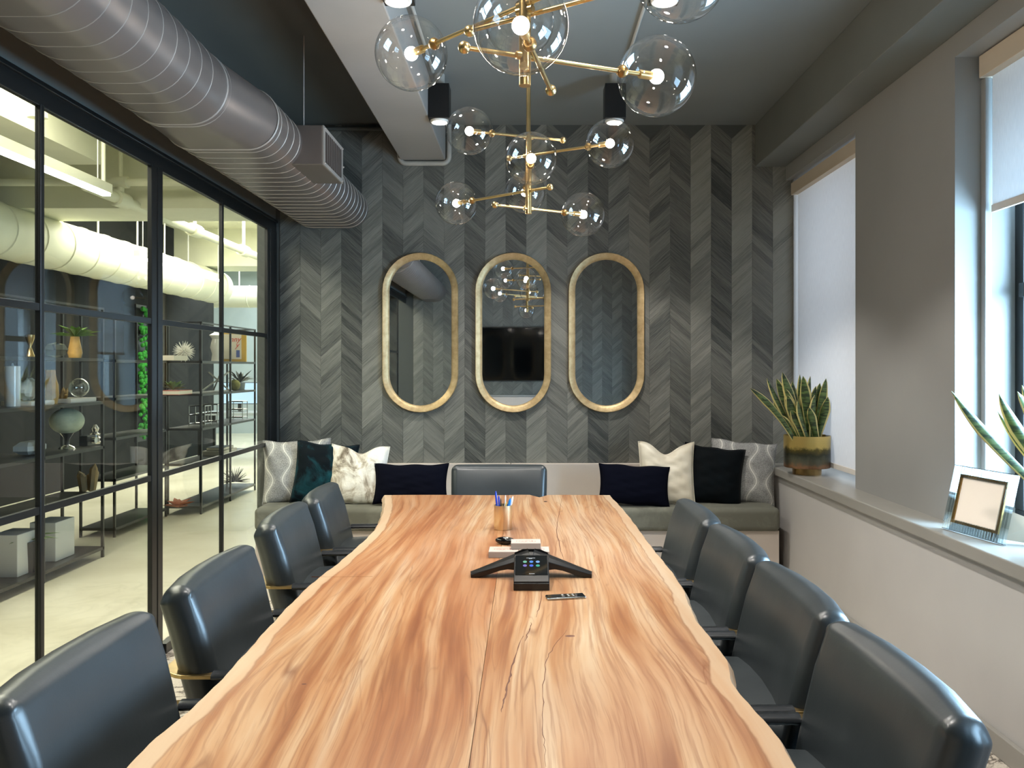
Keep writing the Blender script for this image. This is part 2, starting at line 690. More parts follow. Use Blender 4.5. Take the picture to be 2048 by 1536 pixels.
def cowhide():
    t = NT('pale marbled hide')
    v = t.coord()
    n = t.noise(t.mapping(v, (1.2, 1, 1), rot=(0, .5, 0)), 6.5, 7, .65, .8)
    c = t.ramp(n, [(.36, srgb(110, 98, 82)), (.45, srgb(192, 182, 165)), (.53, srgb(232, 228, 216)), (.7, srgb(246, 244, 236))])
    t.link(c, t.b.inputs['Base Color'])
    t.b.inputs['Roughness'].default_value = .8
    t.bump(t.noise(v, 90, 3), .4, .004)
    return t.m


def patina():
    """brass top, dark verdigris middle, copper band, by the pot's own height"""
    t = NT('patinated brass')
    v = t.coord()
    s = t.xyz(v)
    n = t.noise(v, 22, 5, .65)
    h = t.math('ADD', s[2], t.math('MULTIPLY', t.math('SUBTRACT', n, .5), .07))
    c = t.ramp(t.math('MULTIPLY', h, 1 / .24), [(.12, srgb(96, 82, 64)), (.24, srgb(150, 112, 84)), (.32, srgb(110, 104, 88)), (.42, srgb(96, 98, 84)), (.56, srgb(66, 68, 58)), (.68, srgb(104, 94, 52)), (.76, srgb(202, 176, 104)), (1, srgb(206, 180, 110))])
    t.link(c, t.b.inputs['Base Color'])
    t.b.inputs['Metallic'].default_value = .8
    t.b.inputs['Roughness'].default_value = .35
    return t.m


def snake_leaf():
    t = NT('variegated leaf')
    at = t.new('ShaderNodeAttribute', attribute_name='edge')
    v = t.coord()
    s = t.xyz(v)
    bn = t.noise(t.mapping(v, (12, 12, 60)), 1.0, 3, .5, .8)
    g = t.ramp(bn, [(.4, srgb(44, 62, 42)), (.6, srgb(98, 122, 70))])
    c = t.mix(t.ramp(at.outputs['Fac'], [(.70, (0, 0, 0, 1)), (.78, (1, 1, 1, 1))]), g, srgb(222, 208, 138))
    t.link(c, t.b.inputs['Base Color'])
    t.b.inputs['Roughness'].default_value = .35
    return t.m


def brushed(name, col):
    t = NT(name)
    v = t.coord()
    n = t.noise(t.mapping(v, (90, 90, 1.5)), 1, 2)
    c1 = tuple(x * .8 for x in col[:3]) + (1,)
    t.link(t.ramp(n, [(.3, c1), (.7, col)]), t.b.inputs['Base Color'])
    t.b.inputs['Metallic'].default_value = 1
    t.b.inputs['Roughness'].default_value = .3
    return t.m


def satin():
    t = NT('cream satin')
    v = t.coord()
    n = t.noise(v, 8, 4)
    t.link(t.ramp(n, [(.3, srgb(214, 204, 182)), (.7, srgb(232, 225, 206))]), t.b.inputs['Base Color'])
    t.b.inputs['Roughness'].default_value = .42
    t.b.inputs['Sheen Weight'].default_value = .3
    return t.m


def card_print():
    """pale card top with a printed ornament in faint red and grey"""
    t = NT('printed card')
    v = t.coord()
    s = t.xyz(v)
    ex = t.math('MULTIPLY', s[0], 26)
    ey = t.math('MULTIPLY', s[1], 44)
    r = t.math('SQRT', t.math('ADD', t.math('POWER', ex, 2), t.math('POWER', ey, 2)))
    ring = t.math('GREATER_THAN', t.math('SINE', t.math('MULTIPLY', r, 22)), .3)
    ins = t.math('LESS_THAN', r, .95)
    n = t.math('GREATER_THAN', t.noise(v, 160, 3), .48)
    f = t.math('MULTIPLY', t.math('MULTIPLY', ring, ins), n)
    c = t.mix(t.math('MULTIPLY', f, .95), srgb(184, 164, 152), srgb(130, 74, 68))
    t.link(c, t.b.inputs['Base Color'])
    t.b.inputs['Roughness'].default_value = .5
    return t.m


M['leather'] = leather()
M['concrete'] = concrete()
M['carpet'] = carpet()
M['blind'] = blind()
M['veneer_up'] = veneer('veneer rising right', 1, srgb(62, 65, 63), srgb(138, 138, 130))
M['veneer_down'] = veneer('veneer falling right', -1, srgb(54, 57, 56), srgb(124, 124, 117))  # darker than the rising columns: directional sheen painted into the colour
M['wood_left'] = wood('maple slab left', 0.0, srgb(196, 122, 76))
M['wood_right'] = wood('maple slab right', 5.3, srgb(226, 180, 140))
M['hammered'] = hammered()
M['patterned'] = patterned()
M['teal'] = velvet('teal velvet', srgb(5, 16, 22), srgb(30, 92, 104))
M['teal_dark'] = velvet('dark teal velvet', srgb(3, 8, 12), srgb(7, 20, 26))
M['bench_velvet'] = velvet('grey green velvet', srgb(104, 104, 94), srgb(132, 132, 120))
M['cowhide'] = cowhide()
M['satin'] = satin()
M['patina'] = patina()
M['leaf'] = snake_leaf()
M['brushed_gold'] = brushed('brushed gold', srgb(238, 220, 184))
M['card'] = card_print()

# ------------------------------------------------------------------ room dimensions
YB = 5.95          # back wall
XL = -1.81         # glass partition inner face
XS = 1.70          # front of the window ledge
XP = 1.86          # pier face
ZC = 3.171         # ceiling
YR = -0.42         # rear wall behind the camera
ZS = 0.735         # ledge height

# ------------------------------------------------------------------ setting
struct('floor', MB().box(-1.9, 2.4, YR - .1, 6.2, -.1, 0), M['carpet'])
struct('floor', MB().box(-9, -1.9, -1.5, 19, -.1, 0), M['concrete'])
c = struct('ceiling', MB().box(-.60, 2.4, YR - .1, 6.2, ZC, ZC + .1), M['ceiling_grey'])
struct('ceiling', MB().box(-1.95, -.90, YR - .1, 6.2, ZC, ZC + .1), M['ceiling_shaded'])
struct('ceiling', MB().box(-9, -1.95, -1.5, 19, 3.55, 3.65), M['office_white'])
struct('ceiling', MB().box(-.90, -.60, YR - .1, 6.2, ZC, ZC + .1), M['ceiling_shaded'])
# big painted beam running to the back wall
bm_ = MB().box(-.909, -.588, YR, YB - .012, 2.91, ZC)
o = struct('trim_1', bm_, M['beam'], bevel=.006)
# wall behind the bench with chevron veneer
wb = struct('wall_back', MB().box(-1.95, 2.4, YB, YB + .15, 0, ZC), M['plaster_dark'])
CW = .148
K = math.tan(radians(42))
PH = .262


def veneer_mesh(sign, ph):
    hw = CW / 2 - .0006
    dz = hw * K * sign
    h = ph - .0012
    v = [(-hw, 0, -dz), (hw, 0, dz), (hw, 0, dz + h), (-hw, 0, -dz + h)]
    th = .004
    mb = MB()
    vs = [(a, -th, b) for a, _, b in v] + [(a * 1.0, 0, b) for a, _, b in v]
    mb.add(vs, [(0, 1, 2, 3), (7, 6, 5, 4), (0, 4, 5, 1), (1, 5, 6, 2), (2, 6, 7, 3), (3, 7, 4, 0)])
    return mb


def veneer_wall(parent, yface, xa, ncol, z0, nrow, flip=False):
    protos = {}
    for sign in (1, -1):
        me = bpy.data.meshes.new('veneer_panel')
        mb = veneer_mesh(sign, PH)
        me.from_pydata(mb.v, [], mb.f)
        me.materials.append(M['veneer_up'] if sign > 0 else M['veneer_down'])
        protos[sign] = me
    for i in range(ncol):
        sign = 1 if i % 2 == 0 else -1
        for j in range(nrow):
            o = bpy.data.objects.new('veneer_panel', protos[sign])
            x = xa + CW * (i + .5)
            z = z0 + j * PH
            if z + PH * .5 > ZC - .02:
                continue
            o.location = (x, yface - random.choice((0, .0008, .0016)), z)
            o.parent = parent
            COL.objects.link(o)


veneer_wall(wb, YB - .0005, -1.785, 25, .52, 11)
# rear wall (seen in the mirrors)
wr = struct('wall_rear', MB().box(-1.95, 2.4, YR - .15, YR, 0, ZC), M['plaster_dark'])
for sign in (1, -1):
    mb = MB()
    for i in range(23):
        if (1 if i % 2 == 0 else -1) != sign:
            continue
        for j in range(11):
            b = veneer_mesh(sign, PH)
            b.xform(Matrix.Translation((-1.70 + CW * (i + .5), YR + .005 + random.random() * .001, .3 + j * PH)))
            if .3 + j * PH + PH * .8 < ZC:
                mb.add(b.v, b.f)
    r = mb.build('veneer_sheet', M['veneer_up' if sign > 0 else 'veneer_down'], wr)
    r['kind'] = 'stuff'

# right wall: low wall with the ledge, piers, lintel, soffit
wrt = struct('wall_right', MB().box(XS + .03, 2.4, YR, YB, 0, ZS - .055), M['wall_low'])
struct('wall_right', MB().box(XP, 2.3, 3.59, 4.68, ZS, 2.77), M['plaster_grey'])
struct('wall_right', MB().box(XP, 2.3, 1.5, 2.25, ZS, 2.77), M['plaster_grey'])
struct('wall_right', MB().box(XP, 2.3, YR, .3, ZS, 2.77), M['plaster_grey'])
struct('wall_right', MB().box(XP, 2.3, YR, YB, 2.77, ZC), M['plaster_grey'])
struct('wall_right', MB().box(XP + .05, 2.3, YB - .03, YB, ZS, 2.77), M['plaster_grey'])
struct('trim_2', MB().box(1.64, XP, YR, YB - .006, 2.868, ZC), M['plaster_mid'], bevel=.004)
struct('trim_3', MB().box(XS, 2.3, YR, YB - .006, ZS - .055, ZS), M['sill'], bevel=.006)
struct('baseboard_right', MB().box(XS + .008, XS + .03, YR, 5.4, 0, .085), M['sill'], bevel=.003)
# ceiling edge strip over the veneer at the left
struct('trim_4', MB().tube([(-1.8, YB - .03, 3.135), (-.93, YB - .03, 3.135)], .016, 10), M['plaster_dark'], smooth=True)

# ------------------------------------------------------------------ glass partition (left)
frame = MB()
frame.box(XL - .025, XL, YR, YB, 2.391, 2.48)
frame.box(XL - .02, XL + .012, YR, YB, 2.462, 2.482)
part = struct('window_3', frame, M['black_steel'], bevel=.003)
struct('wall_left', MB().box(XL - .12, XL - .005, YR, YB, 2.48, ZC + .1), M['plaster_mid'])
struct('wall_left', MB().box(XL - .12, XL - .05, YR - .8, YB + .15, ZC, 3.6), M['plaster_dark'])


def post(y0, y1, x0=XL - .02, x1=XL + .003, z0=.0, z1=2.40):
    return MB().box(x0, x1, y0, y1, z0, z1).build('post', M['black_steel'], part, bevel=.003)


posts = [(1.28, 1.305), (2.06, 2.11), (2.12, 2.17), (3.062, 3.088), (3.97, 4.025), (4.035, 4.09), (4.89, 4.912), (5.74, 5.80), (5.81, 5.95), (.30, .325)]
for a, b in posts:
    post(a, b)
bays = [(.325, 1.28), (1.305, 2.06), (2.17, 3.062), (3.088, 3.97), (4.09, 4.89), (4.912, 5.74)]
for a, b in bays:
    for z, hh in ((1.644, .028), (.887, .028)):
        MB().box(XL - .018, XL, a, b, z - hh / 2, z + hh / 2).build('rail', M['black_steel'], part, bevel=.002)
    MB().box(XL - .02, XL + .02, a, b, 0, .05).build('bottom_rail', M['black_steel'], part, bevel=.002)
    for z0, z1 in ((.05, .873), (.901, 1.63), (1.658, 2.391)):
        MB().box(XL - .012, XL - .008, a, b, z0, z1).build('pane', M['pane'], part)

# ------------------------------------------------------------------ windows (right)


def roller_blind(name, label, x, y0, y1, ztop, zbot, val_h=.085, group=None):
    t = thing(name, label, 'blind', (x, (y0 + y1) / 2, zbot))
    MB().box(x - .012, x + .06, y0, y1, ztop - val_h, ztop).build('valance', M['valance'], t, world=True, bevel=.003)
    MB().box(x + .030, x + .032, y0 + .03, y1 - .03, zbot + .03, ztop - val_h + .03).build('blind_fabric', M['blind'], t, world=True)
    MB().box(x + .024, x + .038, y0 + .03, y1 - .03, zbot, zbot + .032).build('hem_bar', M['hem'], t, world=True, bevel=.002)
    return t


def window(name, y0, y1, x=2.12):
    mb = MB()
    mb.box(x, x + .08, y0, y1, ZS, ZS + .07).box(x, x + .08, y0, y1, 2.70, 2.77)
    root = struct(name, mb, M['black_steel'], bevel=.004)
    MB().box(x, x + .08, y0, y0 + .06, ZS + .07, 2.70).build('window_frame', M['black_steel'], root, bevel=.003)
    MB().box(x, x + .08, y1 - .06, y1, ZS + .07, 2.70).build('window_frame', M['black_steel'], root, bevel=.003)
    MB().box(x - .02, x + .05, y0 + .06, y1 - .06, 1.72, 1.78).build('sash_rail', M['black_steel'], root, bevel=.003)
    for z0, z1 in ((ZS + .07, 1.72), (1.78, 2.70)):
        MB().box(x + .03, x + .036, y0 + .06, y1 - .06, z0, z1).build('pane', M['winglass'], root)
    return root


window('window_1', 4.68, YB, 2.14)
window('window_2', 2.25, 3.59, 2.12)
window('window_4', .3, 1.5, 2.12)
roller_blind('roller_blind', 'white roller blind pulled fully down behind the plant in the brass pot', 1.905, 4.70, 5.93, 2.745, .785)
roller_blind('roller_blind', 'white roller blind half raised above the picture frame at the right edge', 1.965, 2.27, 3.57, 2.765, 2.085, .095)
roller_blind('roller_blind', 'white roller blind of the window nearest the rear wall', 1.965, .32, 1.48, 2.765, 1.6, .095)
# side channels of the far jamb
struct('trim_5', MB().box(1.972, 2.002, 3.555, 3.59, ZS, 2.67), M['plaster_grey'], bevel=.003)

# ------------------------------------------------------------------ spiral duct
# flat oval section along Y


def duct_outline(xl, xr, zb, zt, n=20):
    r = (zt - zb) / 2
    zc = (zt + zb) / 2
    pts = []
    for k in range(n + 1):
        a = -pi / 2 + pi * k / n
        pts.append((xr - r + r * cos(a), zc + r * sin(a)))
    for k in range(n + 1):
        a = pi / 2 + pi * k / n
        pts.append((xl + r + r * cos(a), zc + r * sin(a)))
    return pts


def duct_section(name, y0, y1, o0, o1, parent, m=None):
    mb = MB()
    n = len(o0)
    vs = [(x, y0, z) for x, z in o0] + [(x, y1, z) for x, z in o1]
    fs = [(i, (i + 1) % n, n + (i + 1) % n, n + i) for i in range(n)]
    mb.add(vs, fs)
    mb.f.append(tuple(reversed(range(n))))
    mb.f.append(tuple(range(n, 2 * n)))
    return mb.build(name, m or M['duct'], parent, smooth=True, sharp=50, world=True)


dz0 = 2.405
near_o = duct_outline(-1.635, -1.215, dz0, dz0 + .31)
far_o = duct_outline(-1.64, -1.12, dz0 - .005, dz0 + .27)
duct = thing('spiral_duct', 'flat oval grey metal duct with raised seams under the dark ceiling', 'duct', (-1.43, 3, dz0))
duct_section('duct_pipe', YR, 3.36, near_o, near_o, duct)
duct_section('duct_collar', 3.36, 3.72, near_o, far_o, duct)
duct_section('duct_pipe', 3.72, 5.80, far_o, far_o, duct)


def rib(y, o, parent, r=.0042):
    pts = [(x, y, z) for x, z in o]
    MB().tube(pts, r, 5, closed=True).build('seam', M['duct_rib'], parent, smooth=True, world=True)


y = .15
while y < 3.2:
    rib(y, near_o, duct, .0018)
    y += .1085
rib(3.345, near_o, duct)
rib(3.375, near_o, duct)
rib(3.71, far_o, duct, .005)
y = 3.76
while y < 5.8:
    rib(y, far_o, duct, .0024)
    y += .1
# supply box on the duct with louvred grille
mb = MB().box(-1.27, -1.021, 4.10, 4.53, 2.429, 2.625)
bx = mb.build('supply_box', M['duct'], duct, world=True, bevel=.003)
g = MB()
x = -1.019
g.box(x - .001, x + .006, 4.10, 4.53, 2.429, 2.449).box(x - .001, x + .006, 4.10, 4.53, 2.605, 2.625)
g.box(x - .001, x + .006, 4.10, 4.135, 2.449, 2.605).box(x - .001, x + .006, 4.495, 4.53, 2.449, 2.605)
gr = g.build('grille', M['duct_rib'], bx, world=True)
MB().box(x - .001, x + .001, 4.135, 4.495, 2.449, 2.605).build('grille_back', M['black_plastic'], bx, world=True)
for k in range(9):
    yy = 4.16 + k * .039
    MB().box(x, x + .009, yy, yy + .014, 2.452, 2.602).build('louvre', M['duct'], bx, world=True)
for (yy, zz) in ((4.118, 2.44), (4.118, 2.615), (4.512, 2.44), (4.512, 2.615), (4.53, 2.52)):
    MB().ball((x + .007, yy, zz), .006, 8, 6).build('screw', M['duct_rib'], bx, world=True, smooth=True)
MB().tube([(-1.18, 4.35, 2.62), (-1.18, 4.35, ZC)], .004, 6).build('hanger_rod', M['duct_rib'], duct, world=True)

# conduit looping under the beam end
zt = 3.13
loop = []


def arc(cx, cz, r, a0, a1, n=6):
    return [(cx + r * cos(a0 + (a1 - a0) * i / n), YB - .035, cz + r * sin(a0 + (a1 - a0) * i / n)) for i in range(n + 1)]


xa, xb, zb = -.918, -.562, 2.885
loop += [(xa, YB - .035, 3.0)]
loop += arc(xa + .05, zb + .05, .05, pi, 1.5 * pi)
loop += arc(xb - .05, zb + .05, .05, 1.5 * pi, 2 * pi)
loop += [(xb, YB - .035, 3.16)]
cd = MB().tube(loop, .018, 10).build('conduit', M['conduit'], smooth=True)
tag(cd, 'pale conduit bent in a loop under the far end of the ceiling beam', 'pipe')
for xx, lb in ((-.555, 'thin pale conduit on the ceiling beside the beam, feeding the left spotlights'), (.563, 'thin pale conduit on the ceiling feeding the right spotlights')):
    o = MB().tube([(xx, .3, ZC - .012), (xx, 4.85, ZC - .012)], .009, 8).build('conduit', M['conduit'], smooth=True)
    tag(o, lb, 'pipe')

# ------------------------------------------------------------------ ceiling spotlights
can = None
spots = [(-.525, 4.93, 'black cube ceiling spotlight beside the beam, nearest the mirrors'),
         (.52, 4.93, 'black cube ceiling spotlight right of the beam, nearest the mirrors'),
         (-.52, 3.31, 'black cube ceiling spotlight by the beam, cut by the top of the photo'),
         (.55, 3.31, 'black cube ceiling spotlight above the large top right globe'),
         (-.52, 1.8, 'black cube ceiling spotlight by the beam, overhead near the camera'),
         (.55, 1.8, 'black cube ceiling spotlight on the right, overhead near the camera')]
for i, (x, y, lb) in enumerate(spots):
    if can is None:
        can = thing('spotlight', lb, 'spotlight', (x, y, 2.895), 0, 'black cube spotlights')
        MB().box(-.062, .062, -.062, .062, 0, .205).build('housing', M['black_plastic'], can, bevel=.003)
        MB().lathe([(.03, .205), (.03, .276)], n=16).build('mounting_stem', M['conduit'], can, smooth=True)
        MB().lathe([(.052, -.012), (.056, -.006), (.056, .001)], n=24).build('lens_ring', M['white_gloss'], can, smooth=True)
        MB().lathe([(.044, -.0135), (.044, -.0125)], n=24).build('lens', M['lens'], can)
        cc = can
    else:
        cc = copy_tree(can)
        cc.location = (x, y, 2.895)
        tag(cc, lb)
    d = bpy.data.lights.new('spot_lamp', 'SPOT')
    d.energy = 46
    d.color = (1.0, .95, .88)
    d.spot_size = radians(106)
    d.spot_blend = .3
    d.shadow_soft_size = .04
    lo = bpy.data.objects.new('lamp', d)
    COL.objects.link(lo)
    lo.parent = cc
    lo.location = (0, 0, -.03)
    lo.rotation_euler = (0, 0, 0)

# ------------------------------------------------------------------ chandeliers
def chandelier(sx, sy, label, arms, ztop, sleeve=(2.09, 2.43)):
    t = thing('chandelier', label, 'chandelier', (sx, sy, sleeve[0]), 0, 'brass globe chandeliers')
    MB().tube([(sx, sy, sleeve[0]), (sx, sy, sleeve[1])], .0142, 20).build('sleeve', M['brass'], t, world=True, smooth=True)
    MB().tube([(sx, sy, sleeve[1]), (sx, sy, ztop)], .0095, 16).build('stem', M['brass'], t, world=True, smooth=True)
    MB().lathe([(.06, ztop - .02), (.06, ztop)], (sx, sy, 0), 32).build('canopy', M['brass'], t, world=True, smooth=True)
    for (gx, gy, bx_, by_, z) in arms:
        g_ = Vector((sx + gx, sy + gy, z))
        b_ = Vector((sx + bx_, sy + by_, z))
        d = (g_ - b_).normalized()
        a = MB().tube([b_, g_ - d * .02], .0058, 10).build('arm', M['brass'], t, world=True, smooth=True)
        MB().ball(b_, .0145, 16, 10).build('counterweight', M['brass'], a, world=True, smooth=True)
        # clamp where the arm crosses the sleeve
        MB().tube([Vector((sx, sy, z)) - d * .022, Vector((sx, sy, z)) + d * .022], .010, 12).build('clamp', M['brass'], a, world=True, smooth=True)
        e = g_ - d * .1
        MB().tube([e - d * .012, e - d * .004, e + d * .004, e + d * .012], [.0095, .016, .016, .011], 16).build('socket_ring', M['brass_dark'], a, world=True, smooth=True)
        MB().tube([g_ - d * .05, g_ - d * .014], .011, 14).build('socket', M['brass'], a, world=True, smooth=True)
        MB().ball(g_, .0185, 16, 12).build('bulb', M['bulb'], a, world=True, smooth=True)
        MB().ball(g_, .1, 48, 28).build('globe', M['globe'], a, world=True, smooth=True)
    return t


armsB = [(-.251, -.09, .153, .05, 2.425), (.337, -.19, -.085, .048, 2.345), (.010, -.43, -.004, .15, 2.222),
         (-.017, .42, .006, -.12, 2.273), (-.337, .27, .092, -.075, 2.19), (.248, .14, -.143, -.081, 2.113)]
chandelier(.004, 3.6, 'brass chandelier with smaller looking clear globes, the one farther from the camera', armsB, ZC)
armsA = [(.336, .138, -.141, -.053, 2.161), (-.315, .31, .115, -.11, 2.285), (-.008, -.25, .066, .15, 2.13),
         (.339, -.18, -.141, .12, 2.27), (-.017, .42, .006, -.12, 2.42), (-.26, -.09, .153, .05, 2.48)]
armsA = [(a, b, c2, d2, z) for a, b, c2, d2, z in armsA]
chandelier(-.006, 1.97, 'brass chandelier with large looking clear globes, nearest the camera, cut by the top edge', armsA, ZC)

# ------------------------------------------------------------------ mirrors
def stadium(w_, h_, n=20):
    r = w_ / 2
    s_ = h_ / 2 - r
    pts = []
    for k in range(n + 1):
        a = pi * k / n
        pts.append((r * cos(a), s_ + r * sin(a)))
    for k in range(n + 1):
        a = pi + pi * k / n
        pts.append((r * cos(a), -s_ + r * sin(a)))
    return pts


def oval_mirror(xc, label):
    t = thing('wall_mirror', label, 'mirror', (xc, YB - .006, 1.673), 0, 'gold framed oval mirrors')
    W, Hh = .545, 1.148
    prof = [(0, 0), (0, -.030), (.004, -.036), (.012, -.034), (.030, -.026), (.044, -.020), (.050, -.012), (.050, 0)]
    rings = []
    for (ins, y_) in prof:
        rings.append([(x, y_, z) for x, z in stadium(W - 2 * ins, Hh - 2 * ins)])
    n = len(rings[0])
    mb = MB()
    vs = [p for r in rings for p in r]
    fs = []
    for i in range(len(rings) - 1):
        for k in range(n):
            fs.append((i * n + k, (i + 1) * n + k, (i + 1) * n + (k + 1) % n, i * n + (k + 1) % n))
    mb.add(vs, fs)
    fr = mb.build('mirror_frame', M['hammered'], t, smooth=True, sharp=50)
    mb = MB()
    ol = stadium(W - .098, Hh - .098)
    n = len(ol)
    mb.add([(x, -.010, z) for x, z in ol] + [(x, -.002, z) for x, z in ol],
           [tuple(range(n)), tuple(reversed(range(n, 2 * n)))] + [(i, n + i, n + (i + 1) % n, (i + 1) % n) for i in range(n)])
    mb.build('mirror_glass', M['mirror'], t)
    return t


oval_mirror(-.770, 'gold framed oval mirror, left of three, reflecting the black door frame')
oval_mirror(-.103, 'gold framed oval mirror, middle of three, reflecting the black screen')
oval_mirror(.566, 'gold framed oval mirror, right of three, reflecting bare bluish wall')

# ------------------------------------------------------------------ rear wall screen and credenza (seen in mirrors)
tv = thing('television', 'large black wall screen seen in the middle mirror', 'television', (0, YR + .03, 1.24))
MB().box(-.80, .66, YR + .008, YR + .05, 1.23, 2.03).build('tv_case', M['black_plastic'], tv, world=True, bevel=.004)
MB().box(-.785, .645, YR + .05, YR + .052, 1.245, 2.015).build('tv_screen', M['black_gloss'], tv, world=True)
cr = thing('credenza', 'low grey cabinet under the wall screen, a strip of it seen in the middle mirror', 'cabinet', (0, YR + .1, 0))
MB().box(-.95, .70, YR + .008, YR + .16, 0, 1.0).build('body', M['cream'], cr, world=True, bevel=.004)
MB().box(-.96, .71, YR + .006, YR + .17, 1.0, 1.025).build('top', M['plaster_grey'], cr, world=True, bevel=.003)

# ------------------------------------------------------------------ bench
be = thing('bench', 'built in bench with grey green velvet seat under the mirrors', 'bench', (-.05, 5.65, 0))
BX0, BX1 = -1.795, 1.66
MB().box(BX0, -.122, 5.885, YB - .008, .30, ZS).build('back_panel', M['cream'], be, world=True, bevel=.003)
MB().box(-.118, BX1 + .03, 5.885, YB - .008, .30, ZS).build('back_panel', M['cream'], be, world=True, bevel=.003)
MB().box(BX0, -.122, 5.44, 5.885, 0, .345).build('base_panel', M['cream'], be, world=True, bevel=.003)
MB().box(-.118, BX1, 5.44, 5.885, 0, .345).build('base_panel', M['cream'], be, world=True, bevel=.003)
cu = MB().rbox(((BX0 + BX1) / 2, 5.64, .4225), (BX1 - BX0, .48, .155), .035, 4,
               fn=lambda u, p: p + Vector((0, 0, .012 * (1 - u.x ** 8) * (1 - u.y ** 2) if u.z > .9 else 0)))
cu.build('seat_cushion', M['bench_velvet'], be, world=True, smooth=True, sharp=80)

# ------------------------------------------------------------------ cushions


def pillow(name, label, w_, h_, t_, m, loc, rx, ry, rz, chop=0, seed=0, group=None, wr=.002, edgebow=.07):
    rnd = random.Random(seed)
    ph = [rnd.uniform(0, 6.28) for _ in range(8)]
    N = 28
    mb = MB()
    vs = []
    idx = {}
    for side in (1, -1):
        for j in range(N + 1):
            for i in range(N + 1):
                u = -1 + 2 * i / N
                v = -1 + 2 * j / N
                border = i in (0, N) or j in (0, N)
                if side == -1 and border:
                    idx[(side, i, j)] = idx[(1, i, j)]
                    continue
                k = (1 - abs(u) ** 2.6) * (1 - abs(v) ** 2.6)
                th = t_ / 2 * max(k, 0) ** .55
                x = u * w_ / 2 * (1 - edgebow * (1 - v * v) * abs(u))
                z = v * h_ / 2 * (1 - edgebow * (1 - u * u) * abs(v))
                if chop and v > -.2:
                    z -= chop * math.exp(-(u / .42) ** 2) * ((v + .2) / 1.2) ** 2
                    th *= 1 - .45 * math.exp(-(u / .3) ** 2) * max(0, v) * (1 if chop > .03 else .3)
                th += wr * (sin(9 * u + 5 * v + ph[0]) + .8 * sin(5 * u - 13 * v + ph[1]) + .6 * sin(21 * v + 9 * u + ph[2])) * (1 - u ** 4) * (1 - v ** 4)
                z += .004 * sin(7 * u + ph[3])
                vs.append((x, -side * th, z))
                idx[(side, i, j)] = len(vs) - 1
    fs = []
    for j in range(N):
        for i in range(N):
            a, b, c_, d = idx[(1, i, j)], idx[(1, i + 1, j)], idx[(1, i + 1, j + 1)], idx[(1, i, j + 1)]
            fs.append((a, b, c_, d))
            a, b, c_, d = idx[(-1, i, j)], idx[(-1, i + 1, j)], idx[(-1, i + 1, j + 1)], idx[(-1, i, j + 1)]
            fs.append((d, c_, b, a))
    mb.add(vs, fs)
    o = mb.build(name, m, None, smooth=True, sharp=180)
    o.rotation_euler = (radians(rx), radians(ry), radians(rz))
    o.location = loc
    tag(o, label, 'cushion', group)
    # piping round the seam
    pts = [vs[idx[(1, i, 0)]] for i in range(N)] + [vs[idx[(1, N, j)]] for j in range(N)] + \
          [vs[idx[(1, i, N)]] for i in range(N, 0, -1)] + [vs[idx[(1, 0, j)]] for j in range(N, 0, -1)]
    MB().tube(pts, .0028, 6, closed=True).build('piping', m, o, smooth=True)
    return o


def pil(label, m, cx, cy, Y, w_, h_, t_=.15, rx=-14, ry=0, rz=0, chop=0, seed=0, **k):
    p = px(cx, cy, Y)
    return pillow('throw_pillow', label, w_, h_, t_, m, p, rx, ry, rz, chop, seed, **k)


pil('grey pillow with white wavy embroidery at the glass partition end of the bench', M['patterned'], 594, 943, 5.70, .46, .44, .15, -12, -1.5, 8, seed=1)
pil('teal crushed velvet square pillow leaning left of the marbled hide pillow', M['teal'], 650, 947, 5.62, .42, .42, .13, -12, 5, 4, seed=2)
pil('white and brown marbled hide square pillow behind the left navy pillow', M['cowhide'], 716, 950, 5.58, .40, .41, .14, -15, 2, -3, chop=.045, seed=3)
pil('navy rectangular lumbar pillow left of the head chair', M['navy'], 822, 968, 5.50, .50, .27, .12, -16, 0, 0, seed=4)
pil('grey pillow with white wavy embroidery at the window end of the bench', M['patterned'], 1485, 945, 5.70, .45, .44, .15, -12, 5, -8, seed=5)
pil('dark teal velvet square pillow with grey piping between cream and embroidered pillows', M['teal_dark'], 1425, 951, 5.62, .41, .40, .13, -12, 7, -6, seed=6)
pil('cream satin square pillow with a deep dent in its top edge', M['satin'], 1333, 947, 5.58, .38, .43, .14, -13, 1, -2, chop=.075, seed=7, wr=.004)
pil('navy rectangular lumbar pillow right of the head chair', M['navy'], 1268, 970, 5.48, .475, .27, .12, -16, 3, 0, seed=8)

# ------------------------------------------------------------------ table
L_px = [(767, 990), (768, 1008), (764, 1026), (758, 1042), (748, 1059), (731, 1077), (711, 1095), (692, 1111), (672, 1128), (646, 1147), (619, 1168),
        (593, 1193), (566, 1220), (541, 1247), (514, 1276), (482, 1312), (448, 1349), (416, 1382), (382, 1415), (350, 1440), (316, 1468), (284, 1497), (250, 1531)]
R_px = [(1222, 992), (1240, 1010), (1259, 1032), (1275, 1053), (1291, 1075), (1311, 1101), (1331, 1125), (1343, 1139), (1351, 1151), (1363, 1168), (1372, 1184), (1380, 1208),
        (1397, 1243), (1414, 1263), (1430, 1283), (1449, 1307), (1461, 1329), (1464, 1349), (1470, 1372), (1485, 1390), (1502, 1408), (1524, 1430), (1545, 1452), (1568, 1487), (1595, 1534)]
ZT = .75


def on_table(x, y, z=ZT):
    Y = (H - z) * F / (y - 737)
    return ((x - 1055) * Y / F, Y)


Lc = [on_table(*p) for p in L_px]
Rc = [on_table(*p) for p in R_px]
Lc += [(-.665, 1.2), (-.69, 1.0), (-.72, .8), (-.71, .6), (-.70, .45)]
Rc += [(.47, 1.2), (.49, 1.0), (.52, .8), (.54, .6), (.53, .45)]
y_far = Lc[0][1]


